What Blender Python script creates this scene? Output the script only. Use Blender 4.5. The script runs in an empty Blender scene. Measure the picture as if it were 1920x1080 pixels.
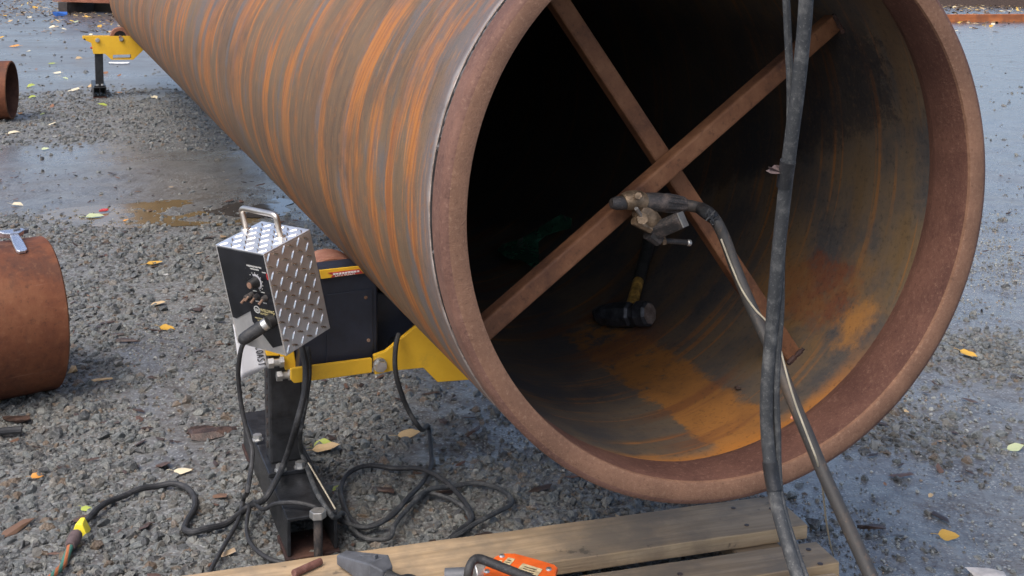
import bpy, bmesh, math, random
import numpy as np
from mathutils import Vector, Matrix
from mathutils.geometry import tessellate_polygon

R = math.radians
random.seed(7)
rng = np.random.default_rng(11)
SC = bpy.context.scene
COL = SC.collection

# ------------------------------------------------------------------ camera
CAM_H = 1.15
PITCH = R(4.84)
FOC = 2251.0            # focal length in photograph pixels (photo is 1920 wide)
PCY = 113.1             # principal point row: the photo is a low crop of a taller frame
cam = bpy.data.cameras.new('camera')
cam.sensor_width = 36.0
cam.lens = FOC / 1920.0 * 36.0
cam.shift_y = -(540.0 - PCY) / 1920.0
cam.clip_start = 0.05
cam.clip_end = 2000.0
cam_o = bpy.data.objects.new('camera', cam)
COL.objects.link(cam_o)
cam_o.location = (0, 0, CAM_H)
cam_o.rotation_euler = (R(90) - PITCH, 0, 0)
SC.camera = cam_o

# ------------------------------------------------------------------ sky and sun (overcast)
SUN_EL, SUN_AZ = R(55), R(215)      # azimuth clockwise from +Y: behind the camera, to the left
w = bpy.data.worlds.new('World')
SC.world = w
w.use_nodes = True
wn = w.node_tree
bg = wn.nodes['Background']
sky = wn.nodes.new('ShaderNodeTexSky')
sky.sky_type = 'NISHITA'
sky.sun_disc = False
sky.sun_elevation = SUN_EL
sky.sun_rotation = SUN_AZ
sky.air_density = 0.8
sky.dust_density = 4.0
sky.ozone_density = 1.0
wn.links.new(sky.outputs[0], bg.inputs[0])
bg.inputs[1].default_value = 0.15
sl = bpy.data.lights.new('sun', 'SUN')
sl.energy = 0.9
sl.angle = R(40)
sl.color = (1.0, 0.96, 0.9)
so = bpy.data.objects.new('sun', sl)
COL.objects.link(so)
sd = Vector((math.sin(SUN_AZ) * math.cos(SUN_EL), math.cos(SUN_AZ) * math.cos(SUN_EL), math.sin(SUN_EL)))
so.rotation_euler = (-sd).to_track_quat('-Z', 'Y').to_euler()
so.location = sd * 20
SC.view_settings.view_transform = 'Standard'
SC.view_settings.look = 'None'
SC.view_settings.gamma = 1.0
SC.view_settings.use_curve_mapping = False
SC.view_settings.exposure = 0.92
SC.render.engine = 'CYCLES'
SC.cycles.use_denoising = True
SC.cycles.max_bounces = 8

# ------------------------------------------------------------------ measuring helpers (photo pixel -> real place)
FWD = Vector((0, math.cos(PITCH), -math.sin(PITCH)))
DWN = Vector((0, -math.sin(PITCH), -math.cos(PITCH)))
EYE = Vector((0, 0, CAM_H))
AZ = R(20.84)
S = Vector((math.cos(AZ), math.sin(AZ), 0))       # across the big pipe
D = Vector((-math.sin(AZ), math.cos(AZ), 0))      # along the big pipe, away
Q0 = Vector((0.4423, 2.2914, 0))                  # origin of the stand frame on the ground
P0 = Vector((0.3391, 1.7568, 0.7920))             # centre of the pipe mouth
RO = 0.463                                        # pipe outer radius (36 inch pipe)

def ray(px, py):
    return Vector(((px - 960) / FOC, 0, 0)) + DWN * ((py - PCY) / FOC) + FWD
def gnd(px, py, z=0.0):
    d = ray(px, py)
    return EYE + d * ((z - CAM_H) / d.z)
def atY(px, py, y):
    d = ray(px, py)
    return EYE + d * (y / d.y)
def onplane(px, py, o, n):
    d = ray(px, py)
    return EYE + d * ((o - EYE).dot(n) / d.dot(n))
def PV(px, py, v):
    return onplane(px, py, Q0 + D * v, D)
def PP(px, py, v):              # the same in the frame of the pipe mouth
    return onplane(px, py, P0 + D * v, D)
def uvz(p):
    q = p - Q0
    return Vector((q.dot(S), q.dot(D), p.z))
def W(u, v, z):
    return Vector((Q0.x, Q0.y, 0)) + S * u + D * v + Vector((0, 0, z))
def oncyl(px, py, r):
    d = ray(px, py)
    dd = d - D * d.dot(D)
    o = EYE - P0
    oo = o - D * o.dot(D)
    A, B, C_ = dd.dot(dd), 2 * dd.dot(oo), oo.dot(oo) - r * r
    t = (-B + math.sqrt(max(0, B * B - 4 * A * C_))) / 2 / A
    return EYE + d * t
FRAME = Matrix.Rotation(AZ, 4, 'Z')

# ------------------------------------------------------------------ numpy value noise
_perm = rng.random((256, 256))
def vnoise(x, y, s, seed=0):
    x = np.asarray(x) * s + seed * 17.3
    y = np.asarray(y) * s + seed * 9.1
    xi = np.floor(x).astype(int); yi = np.floor(y).astype(int)
    xf = x - xi; yf = y - yi
    xf = xf * xf * (3 - 2 * xf); yf = yf * yf * (3 - 2 * yf)
    g = lambda a, b: _perm[a % 256, b % 256]
    return (g(xi, yi) * (1 - xf) + g(xi + 1, yi) * xf) * (1 - yf) + (g(xi, yi + 1) * (1 - xf) + g(xi + 1, yi + 1) * xf) * yf
def fbm(x, y, s, o=4, seed=0):
    t, a, n = 0, 1, 0
    for k in range(o):
        t = t + a * vnoise(x, y, s * 2 ** k, seed + k); n += a; a *= .5
    return t / n
def sstep(a, b, x):
    t = np.clip((x - a) / (b - a), 0, 1)
    return t * t * (3 - 2 * t)

# ------------------------------------------------------------------ material helpers
class NT:
    def __init__(s, name):
        s.m = bpy.data.materials.new(name)
        s.m.use_nodes = True
        s.t = s.m.node_tree
        s.b = s.t.nodes['Principled BSDF']
        s.tc = None
    def n(s, typ, **kw):
        k = s.t.nodes.new('ShaderNode' + typ)
        for a, v in kw.items():
            setattr(k, a, v)
        return k
    def put(s, sock, v):
        if isinstance(v, bpy.types.NodeSocket):
            s.t.links.new(v, sock)
        elif v is not None:
            if sock.type == 'RGBA' and len(v) == 3:
                v = (*v, 1)
            sock.default_value = v
    def coord(s, k='Object'):
        if not s.tc:
            s.tc = s.n('TexCoord')
        return s.tc.outputs[k]
    def math(s, op, a, b=None, c=None):
        k = s.n('Math', operation=op)
        for i, v in enumerate((a, b, c)):
            if v is not None:
                s.put(k.inputs[i], v)
        return k.outputs[0]
    def vmul(s, v, sc):
        k = s.n('VectorMath', operation='MULTIPLY')
        s.put(k.inputs[0], v); s.put(k.inputs[1], sc)
        return k.outputs[0]
    def sep(s, v):
        k = s.n('SeparateXYZ'); s.put(k.inputs[0], v)
        return k.outputs
    def comb(s, x, y, z):
        k = s.n('CombineXYZ')
        for i, v in enumerate((x, y, z)):
            s.put(k.inputs[i], v)
        return k.outputs[0]
    def noise(s, vec, sc, det=4, rough=.55, dist=0):
        k = s.n('TexNoise')
        s.put(k.inputs['Vector'], vec)
        k.inputs['Scale'].default_value = sc
        k.inputs['Detail'].default_value = det
        k.inputs['Roughness'].default_value = rough
        k.inputs['Distortion'].default_value = dist
        return k.outputs['Fac']
    def n_col(s, k):
        sp = s.n('SeparateColor'); s.put(sp.inputs[0], k.outputs['Color'])
        return sp.outputs[0]
    def ss(s, x, a, b):            # smooth step
        k = s.n('MapRange', interpolation_type='SMOOTHSTEP')
        s.put(k.inputs[0], x)
        k.inputs[1].default_value = a; k.inputs[2].default_value = b
        return k.outputs[0]
    def ramp(s, x, stops):
        k = s.n('ValToRGB')
        s.put(k.inputs[0], x)
        e = k.color_ramp.elements
        while len(e) < len(stops):
            e.new(.5)
        for i, (p, c) in enumerate(stops):
            e[i].position = p
            e[i].color = (*c, 1) if len(c) == 3 else c
        return k.outputs[0]
    def mix(s, f, a, b):
        k = s.n('Mix', data_type='RGBA')
        s.put(k.inputs[0], f); s.put(k.inputs[6], a); s.put(k.inputs[7], b)
        return k.outputs[2]
    def bump(s, h, st=.3, dist=.01):
        k = s.n('Bump')
        k.inputs['Strength'].default_value = st
        k.inputs['Distance'].default_value = dist
        s.put(k.inputs['Height'], h)
        s.t.links.new(k.outputs[0], s.b.inputs['Normal'])
    def set(s, col=None, rough=None, metal=None, spec=None):
        for nm, v in (('Base Color', col), ('Roughness', rough), ('Metallic', metal), ('Specular IOR Level', spec)):
            if v is not None:
                s.put(s.b.inputs[nm], v)
        return s.m

def plain(name, col, rough=.5, metal=0, var=.25, sc=25, bump=0, spec=.5):
    """one paint or metal with slight wear, grain and dirt"""
    q = NT(name)
    f = q.noise(q.coord(), sc, 5, .6)
    f2 = q.noise(q.coord(), sc * 6, 3, .6)
    a = tuple(c * (1 - var) for c in col); b = tuple(min(1, c * (1 + var)) for c in col)
    c = q.mix(q.ss(f, .3, .7), a, b)
    q.set(c, q.math('ADD', q.math('MULTIPLY', f2, .25), rough - .12), metal, spec)
    if bump:
        q.bump(f2, bump, .004)
    return q.m

def mat_yellow():
    q = NT('worn_yellow_paint')
    o = q.coord()
    a = q.noise(o, 10, 5, .65)
    chips = q.math('MULTIPLY', q.ss(q.noise(o, 75, 5, .75), .66, .70), q.ss(a, .48, .62))
    c = q.mix(q.ss(a, .3, .7), (.78, .47, .030), (.70, .40, .022))
    c = q.mix(q.math('MULTIPLY', q.ss(q.noise(o, 22, 5, .7), .54, .75), .35), c, (.36, .22, .05))
    c = q.mix(q.math('MULTIPLY', chips, .85), c, (.06, .045, .035))
    q.bump(q.noise(o, 60, 3), .10, .003)
    return q.set(c, q.math('ADD', .36, q.math('MULTIPLY', a, .2)), 0, .5)

# --- big pipe, outside
def mat_pipe_out():
    q = NT('rusty_pipe_outside')
    o = q.coord()
    x, y, z = q.sep(o)
    wav = q.math('ADD', q.math('MULTIPLY', q.noise(o, 1.1, 2), .14), q.math('MULTIPLY', q.noise(o, 3.3, 3), .035))
    def st(ky, kx, sc, det, rough=.6, tilt=.10):
        yt = q.math('ADD', q.math('ADD', y, q.math('MULTIPLY', z, tilt)), wav)
        return q.noise(q.comb(q.math('MULTIPLY', x, kx), q.math('MULTIPLY', yt, ky), q.math('MULTIPLY', z, kx)), sc, det, rough)
    broad = st(10.0, 1.2, 1.0, 3)
    mid = st(10.5, 1.5, 1.0, 5, .62, .05)
    mid2 = st(30.0, 2.2, 1.0, 4, .6, .16)
    fine = st(90.0, 2.6, 1.0, 3, .6, .20)
    hair = st(170.0, 5.0, 1.0, 2, .6, .02)
    zonal = q.noise(q.comb(x, q.math('MULTIPLY', y, 2.6), z), 1.0, 3, .6)
    iso = q.noise(o, 5.0, 6, .65)
    patch = q.noise(o, 2.0, 4, .6)
    grain = q.noise(o, 210, 4, .8)
    base = q.mix(q.ss(q.math('ADD', q.math('MULTIPLY', mid2, .6), q.math('MULTIPLY', iso, .4)), .36, .64), (.082, .051, .030), (.150, .091, .047))
    base = q.mix(q.math('MULTIPLY', q.ss(patch, .40, .62), .5), base, (.175, .118, .064))
    # blue grey mill scale, more of it near the mouth and on the crown
    g = q.math('ADD', q.math('ADD', broad, q.math('MULTIPLY', q.math('SUBTRACT', iso, .5), .7)),
               q.math('ADD', q.math('MULTIPLY', q.ss(y, .55, .05), .15), q.math('MULTIPLY', q.ss(z, -.1, .40), .09)))
    base = q.mix(q.math('MULTIPLY', q.ss(g, .56, .67), .70), base, (.098, .098, .100))
    base = q.mix(q.math('MULTIPLY', q.math('MULTIPLY', q.ss(fine, .54, .70), q.ss(patch, .45, .6)), .5), base, (.065, .046, .038))
    org = q.math('MULTIPLY', q.ss(q.math('ADD', mid, q.math('MULTIPLY', q.math('SUBTRACT', q.noise(o, 14, 5, .7), .5), .16)), .47, .58), q.ss(q.math('ADD', q.math('MULTIPLY', iso, .6), q.math('MULTIPLY', patch, .5)), .40, .58))
    org = q.math('MULTIPLY', org, q.ss(q.math('ADD', zonal, q.math('MULTIPLY', q.ss(y, 1.6, .2), .12)), .34, .52))
    base = q.mix(q.math('MULTIPLY', org, .9), base, q.mix(q.ss(fine, .4, .6), (.250, .078, .014), (.40, .142, .020)))
    ln = q.math('MULTIPLY', q.ss(fine, .57, .66), q.ss(q.math('ADD', q.math('MULTIPLY', q.noise(o, 3.6, 4), .6), q.math('MULTIPLY', zonal, .45)), .48, .62))
    base = q.mix(q.math('MULTIPLY', ln, .75), base, (.40, .155, .034))
    ln2 = q.math('MULTIPLY', q.ss(hair, .62, .70), q.ss(q.noise(o, 4.4, 3), .48, .62))
    base = q.mix(q.math('MULTIPLY', ln2, .65), base, (.46, .22, .07))
    # scaled strip beside the weld
    wv = q.math('ADD', y, q.math('MULTIPLY', q.math('SUBTRACT', iso, .5), .03))
    base = q.mix(q.math('MULTIPLY', q.ss(wv, .155, .07), .55), base, (.15, .125, .125))
    base = q.mix(q.math('MULTIPLY', q.ss(q.math('ADD', y, q.math('MULTIPLY', q.math('SUBTRACT', q.noise(o, 9, 3), .5), .05)), .078, .060), .65), base, (.36, .34, .33))
    c = q.mix(q.math('MULTIPLY', q.ss(grain, .45, .75), .28), base, (.20, .125, .075))
    blot = q.noise(o, 26, 5, .72)
    c = q.mix(q.math('MULTIPLY', q.ss(blot, .54, .68), .45), c, (.27, .110, .030))
    c = q.mix(q.math('MULTIPLY', q.ss(blot, .44, .30), .35), c, (.085, .070, .060))
    c = q.mix(q.math('MULTIPLY', q.ss(grain, .52, .28), .4), c, (.06, .04, .03))
    spk = q.noise(q.comb(q.math('MULTIPLY', x, 20), q.math('MULTIPLY', y, 120), q.math('MULTIPLY', z, 20)), 1, 3, .7)
    c = q.mix(q.math('MULTIPLY', q.ss(spk, .58, .72), .5), c, (.35, .16, .05))
    c = q.mix(q.math('MULTIPLY', q.ss(spk, .42, .30), .45), c, (.05, .04, .035))
    q.bump(q.math('ADD', grain, q.math('MULTIPLY', fine, .6)), .3, .003)
    return q.set(c, q.math('ADD', .55, q.math('MULTIPLY', grain, .25)), 0, .35)

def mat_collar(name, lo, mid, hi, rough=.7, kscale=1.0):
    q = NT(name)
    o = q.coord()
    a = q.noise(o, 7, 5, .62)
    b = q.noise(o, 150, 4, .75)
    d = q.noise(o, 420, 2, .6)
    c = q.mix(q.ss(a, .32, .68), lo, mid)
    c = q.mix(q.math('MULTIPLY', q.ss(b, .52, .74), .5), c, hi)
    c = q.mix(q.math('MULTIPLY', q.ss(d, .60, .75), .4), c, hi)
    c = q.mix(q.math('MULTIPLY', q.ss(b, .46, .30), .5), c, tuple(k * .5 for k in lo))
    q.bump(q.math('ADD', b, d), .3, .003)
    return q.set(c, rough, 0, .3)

# --- big pipe, inside
def mat_pipe_in():
    q = NT('rusty_pipe_inside')
    o = q.coord()
    x, y, z = q.sep(q.vmul(o, (1.3043, 1.3043, 1.3043)))
    th = q.math('MULTIPLY', q.math('ARCTAN2', z, x), 57.2958)
    iso = q.noise(o, 5, 5, .62)
    grain = q.noise(o, 110, 4, .7)
    wob = q.math('MULTIPLY', q.math('SUBTRACT', q.noise(o, 26, 7, .78), .5), 1.35)
    yt = q.math('ADD', y, q.math('MULTIPLY', x, -.16))
    arc = q.noise(q.comb(q.math('MULTIPLY', x, .8), q.math('MULTIPLY', yt, 34), q.math('MULTIPLY', z, .8)), 1, 3, .6)
    arcb = q.noise(q.comb(q.math('MULTIPLY', x, 1.0), q.math('MULTIPLY', yt, 9), q.math('MULTIPLY', z, 1.0)), 1, 4, .6)
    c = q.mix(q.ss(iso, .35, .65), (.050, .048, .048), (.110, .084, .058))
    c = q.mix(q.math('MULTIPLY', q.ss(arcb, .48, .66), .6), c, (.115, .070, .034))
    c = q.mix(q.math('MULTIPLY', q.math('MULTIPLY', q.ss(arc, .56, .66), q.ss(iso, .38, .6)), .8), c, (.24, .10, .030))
    # olive brown bloom low on the right side
    ol = q.math('MULTIPLY', q.ss(th, -75, -45), q.math('MULTIPLY', q.ss(th, 22, -30), q.ss(q.math('ADD', y, q.math('MULTIPLY', wob, .3)), .85, .35)))
    c = q.mix(q.math('MULTIPLY', q.math('MULTIPLY', ol, .8), q.ss(q.math('ADD', q.math('MULTIPLY', iso, .6), q.math('MULTIPLY', arcb, .45)), .42, .66)), c, (.105, .064, .024))
    # orange washed trail along the bottom
    tw = q.math('ADD', th, q.math('MULTIPLY', wob, 9))
    yw = q.math('ADD', y, q.math('MULTIPLY', wob, .16))
    sl_ = q.math('MULTIPLY', q.math('MULTIPLY', q.ss(tw, -85.5, -83), q.ss(tw, -66.5, -70)), q.math('MULTIPLY', q.ss(yw, 1.15, .95), 1.0))
    sl_ = q.math('MULTIPLY', sl_, q.ss(q.math('ADD', q.math('MULTIPLY', q.math('SUBTRACT', 1.0, y), .45), q.noise(o, 40, 4, .7)), .43, .60))
    c = q.mix(q.math('MULTIPLY', sl_, .92), c, q.mix(q.ss(iso, .35, .65), (.17, .076, .022), (.29, .122, .028)))
    rb = q.math('MULTIPLY', q.ss(arcb, .5, .60), q.math('MULTIPLY', q.ss(tw, -100, -84), q.ss(tw, -58, -68)))
    c = q.mix(q.math('MULTIPLY', rb, .6), c, (.12, .045, .022))
    # orange line next to the inner seam
    sb = q.math('MULTIPLY', q.ss(q.math('ADD', y, q.math('MULTIPLY', wob, .05)), .205, .150), q.math('MULTIPLY', q.ss(th, -150, -110), q.ss(th, -35, -62)))
    c = q.mix(q.math('MULTIPLY', sb, .85), c, (.33, .13, .025))
    # red brown patch below the brace
    dx = q.math('DIVIDE', q.math('ADD', th, 35), 9.0)
    dy = q.math('DIVIDE', q.math('SUBTRACT', y, .42), .15)
    rr = q.math('ADD', q.math('SQRT', q.math('ADD', q.math('MULTIPLY', dx, dx), q.math('MULTIPLY', dy, dy))), q.math('MULTIPLY', wob, 1.4))
    c = q.mix(q.math('MULTIPLY', q.math('MULTIPLY', q.ss(rr, 1.25, .7), q.ss(q.noise(o, 60, 4, .7), .25, .55)), .9), c, (.115, .040, .020))
    c = q.mix(q.math('MULTIPLY', q.math('MULTIPLY', q.ss(rr, 1.9, 1.2), q.ss(iso, .42, .6)), .5), c, (.17, .085, .026))
    dx2 = q.math('DIVIDE', q.math('ADD', th, 39), 6.0)
    dy2 = q.math('DIVIDE', q.math('SUBTRACT', y, .235), .05)
    r2 = q.math('ADD', q.math('SQRT', q.math('ADD', q.math('MULTIPLY', dx2, dx2), q.math('MULTIPLY', dy2, dy2))), q.math('MULTIPLY', wob, 2.0))
    c = q.mix(q.math('MULTIPLY', q.ss(r2, 1.5, .3), .75), c, (.30, .135, .03))
    # dark wet run from above
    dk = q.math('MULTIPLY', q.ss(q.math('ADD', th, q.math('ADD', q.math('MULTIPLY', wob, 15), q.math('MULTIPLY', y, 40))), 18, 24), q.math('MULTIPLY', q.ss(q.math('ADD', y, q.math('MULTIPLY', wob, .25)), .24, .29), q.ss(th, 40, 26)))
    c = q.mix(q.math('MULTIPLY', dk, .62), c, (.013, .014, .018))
    c = q.mix(q.math('MULTIPLY', q.ss(grain, .5, .75), .30), c, (.17, .10, .05))
    c = q.mix(q.math('MULTIPLY', q.ss(grain, .48, .28), .5), c, (.016, .014, .013))
    q.bump(q.math('ADD', grain, arc), .2, .003)
    return q.set(c, q.math('ADD', .5, q.math('MULTIPLY', grain, .3)), 0, .3)

def mat_rust(name, lo, mid, hi, sc=9, rough=.72, bump=.3):
    q = NT(name)
    o = q.coord()
    a = q.noise(o, sc, 6, .62)
    b = q.noise(o, sc * 11, 4, .7)
    c = q.ramp(a, [(.32, lo), (.52, mid), (.70, hi)])
    c = q.mix(q.math('MULTIPLY', q.ss(b, .5, .75), .4), c, hi)
    c = q.mix(q.math('MULTIPLY', q.ss(b, .46, .28), .5), c, tuple(k * .45 for k in lo))
    q.bump(b, bump, .003)
    return q.set(c, rough, 0, .3)

def mat_short_pipe():
    q = NT('short_pipe_rust')
    o = q.coord()
    x, y, z = q.sep(o)
    a = q.noise(o, 4.5, 6, .66)
    b = q.noise(o, 60, 4, .75)
    run = q.noise(q.comb(q.math('MULTIPLY', x, 7), q.math('MULTIPLY', y, 7), q.math('MULTIPLY', z, 1.2)), 1.6, 5, .65)
    scr = q.noise(q.comb(q.math('MULTIPLY', x, 90), q.math('MULTIPLY', y, 5), q.math('MULTIPLY', z, 90)), 1, 3, .7)
    c = q.ramp(a, [(.32, (.070, .026, .016)), (.52, (.150, .052, .024)), (.70, (.215, .090, .042))])
    c = q.mix(q.math('MULTIPLY', q.ss(run, .50, .68), .6), c, (.060, .030, .022))
    c = q.mix(q.math('MULTIPLY', q.ss(b, .52, .76), .4), c, (.25, .115, .06))
    c = q.mix(q.math('MULTIPLY', q.ss(b, .46, .28), .5), c, (.035, .016, .012))
    c = q.mix(q.math('MULTIPLY', q.ss(scr, .64, .72), .35), c, (.27, .15, .10))
    q.bump(q.math('ADD', b, a), .3, .003)
    return q.set(c, .70, 0, .3)

def mat_ground():
    q = NT('wet_gravel_yard')
    o = q.coord()
    wet = q.n('Attribute', attribute_name='wet').outputs['Fac']
    mud = q.n('Attribute', attribute_name='mud').outputs['Fac']
    lit = q.n('Attribute', attribute_name='litter').outputs['Fac']
    a = q.noise(o, 7, 6, .68)
    g = q.noise(o, 70, 4, .7)
    f = q.noise(o, 230, 3, .7)
    m_ = q.noise(o, 2.2, 5, .65)
    vor = q.n('TexVoronoi'); q.put(vor.inputs['Vector'], o); vor.inputs['Scale'].default_value = 55
    vor2 = q.n('TexVoronoi'); q.put(vor2.inputs['Vector'], o); vor2.inputs['Scale'].default_value = 24
    vor3 = q.n('TexVoronoi'); q.put(vor3.inputs['Vector'], o); vor3.inputs['Scale'].default_value = 110
    c = q.mix(q.ss(a, .35, .65), (.060, .054, .048), (.128, .120, .112))
    c = q.mix(q.math('MULTIPLY', q.ss(m_, .42, .66), .55), c, (.105, .082, .058))
    gr = q.mix(q.ss(g, .35, .65), (.085, .090, .088), (.20, .21, .205))
    c = q.mix(q.math('MULTIPLY', q.ss(q.math('ADD', g, q.math('MULTIPLY', a, .3)), .52, .72), q.math('SUBTRACT', .9, q.math('MULTIPLY', mud, .35))), c, gr)
    # little stones pressed into the mud
    peb = q.math('MULTIPLY', q.ss(vor3.outputs['Distance'], .42, .22), q.ss(q.n_col(vor3), .55, .62))
    peb2 = q.math('MULTIPLY', q.ss(vor.outputs['Distance'], .40, .24), q.ss(q.n_col(vor), .70, .76))
    c = q.mix(q.math('MULTIPLY', peb, .8), c, (.30, .31, .30))
    c = q.mix(q.math('MULTIPLY', peb2, .7), c, (.20, .205, .195))
    c = q.mix(q.math('MULTIPLY', q.ss(q.noise(o, 34, 3, .7), .60, .70), .6), c, (.036, .027, .021))
    c = q.mix(q.math('MULTIPLY', lit, .75), c, (.052, .036, .025))
    r = q.math('ADD', q.math('MULTIPLY', q.math('SUBTRACT', 1.0, wet), .40), q.math('ADD', .13, q.math('MULTIPLY', g, .16)))
    r = q.math('ADD', r, q.math('MULTIPLY', q.ss(m_, .45, .7), .12))
    h = q.math('ADD', q.math('ADD', q.math('MULTIPLY', g, .5), q.math('MULTIPLY', f, .2)), q.math('MULTIPLY', a, 1.0))
    h = q.math('ADD', h, q.math('MULTIPLY', q.math('ADD', peb, q.math('MULTIPLY', peb2, 1.6)), .5))
    h = q.math('SUBTRACT', h, q.math('MULTIPLY', q.math('SUBTRACT', 1.0, mud), q.math('ADD', q.math('MULTIPLY', vor.outputs['Distance'], 1.0), q.math('MULTIPLY', vor2.outputs['Distance'], .7))))
    q.bump(h, .42, .010)
    q.b.inputs['Coat Weight'].default_value = 0
    q.put(q.b.inputs['Coat Weight'], q.math('MULTIPLY', wet, .35))
    q.b.inputs['Coat Roughness'].default_value = .20
    q.b.inputs['Coat IOR'].default_value = 1.36
    return q.set(c, r, 0, .6)

def mat_stone(name='crushed_stone', gain=1.0):
    q = NT(name)
    oi = q.n('ObjectInfo')
    rnd = oi.outputs['Random']
    o = q.coord()
    c = q.ramp(rnd, [(p_, tuple(min(.6, k_ * gain) for k_ in c_)) for p_, c_ in [(0, (0.056, 0.056, 0.054)), (.18, (0.088, 0.094, 0.093)), (.42, (0.132, 0.144, 0.141)), (.62, (0.172, 0.186, 0.176)), (.78, (0.120, 0.110, 0.090)), (.90, (0.240, 0.248, 0.228)), (.96, (0.160, 0.116, 0.076))]])
    a = q.noise(o, 1.6, 5, .7)
    c = q.mix(q.math('MULTIPLY', q.ss(a, .45, .7), .5), c, (.27, .275, .26))
    c = q.mix(q.math('MULTIPLY', q.ss(a, .48, .3), .5), c, (.055, .050, .044))
    q.bump(a, .4, .15)
    return q.set(c, q.math('ADD', .20, q.math('MULTIPLY', a, .28)), 0, .55)

def mat_wood(name, lo, hi, dirt, sc=1.0):
    q = NT(name)
    o = q.coord()
    x, y, z = q.sep(o)
    v = q.comb(q.math('MULTIPLY', x, 1.6 * sc), q.math('MULTIPLY', y, 26 * sc), q.math('MULTIPLY', z, 26 * sc))
    a = q.noise(v, 1.5, 5, .65, .6)
    b = q.noise(v, 7, 3, .6)
    s_ = q.noise(o, 6, 5, .65)
    s2 = q.noise(o, 17, 5, .7)
    c = q.mix(q.ss(a, .35, .65), lo, hi)
    c = q.mix(q.math('MULTIPLY', q.ss(b, .55, .75), .35), c, tuple(k * .6 for k in lo))
    c = q.mix(q.math('MULTIPLY', q.ss(s_, .38, .64), .75), c, dirt)
    c = q.mix(q.math('MULTIPLY', q.ss(s2, .62, .70), .75), c, tuple(k * .45 for k in dirt))
    q.bump(q.math('ADD', a, b), .35, .003)
    return q.set(c, .62, 0, .35)

def mat_rubber(name, col=(.030, .031, .033), scuff=(.17, .17, .165), amt=.5, sc=30, rough=.6):
    q = NT(name)
    o = q.coord()
    a = q.noise(o, sc, 5, .7)
    b = q.noise(o, sc * 7, 3, .7)
    c = q.mix(q.math('MULTIPLY', q.ss(a, .45, .75), amt), col, scuff)
    c = q.mix(q.math('MULTIPLY', q.ss(b, .55, .75), amt), c, scuff)
    q.bump(q.math('ADD', a, b), .25, .003)
    return q.set(c, rough, 0, .4)

def mat_leaf(name, col, col2):
    q = NT(name)
    o = q.coord()
    a = q.noise(o, 60, 4, .7)
    c = q.mix(q.ss(a, .35, .68), col, col2)
    c = q.mix(q.math('MULTIPLY', q.ss(q.noise(o, 170, 3), .6, .72), .6), c, tuple(k * .4 for k in col2))
    return q.set(c, .45, 0, .5)

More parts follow.
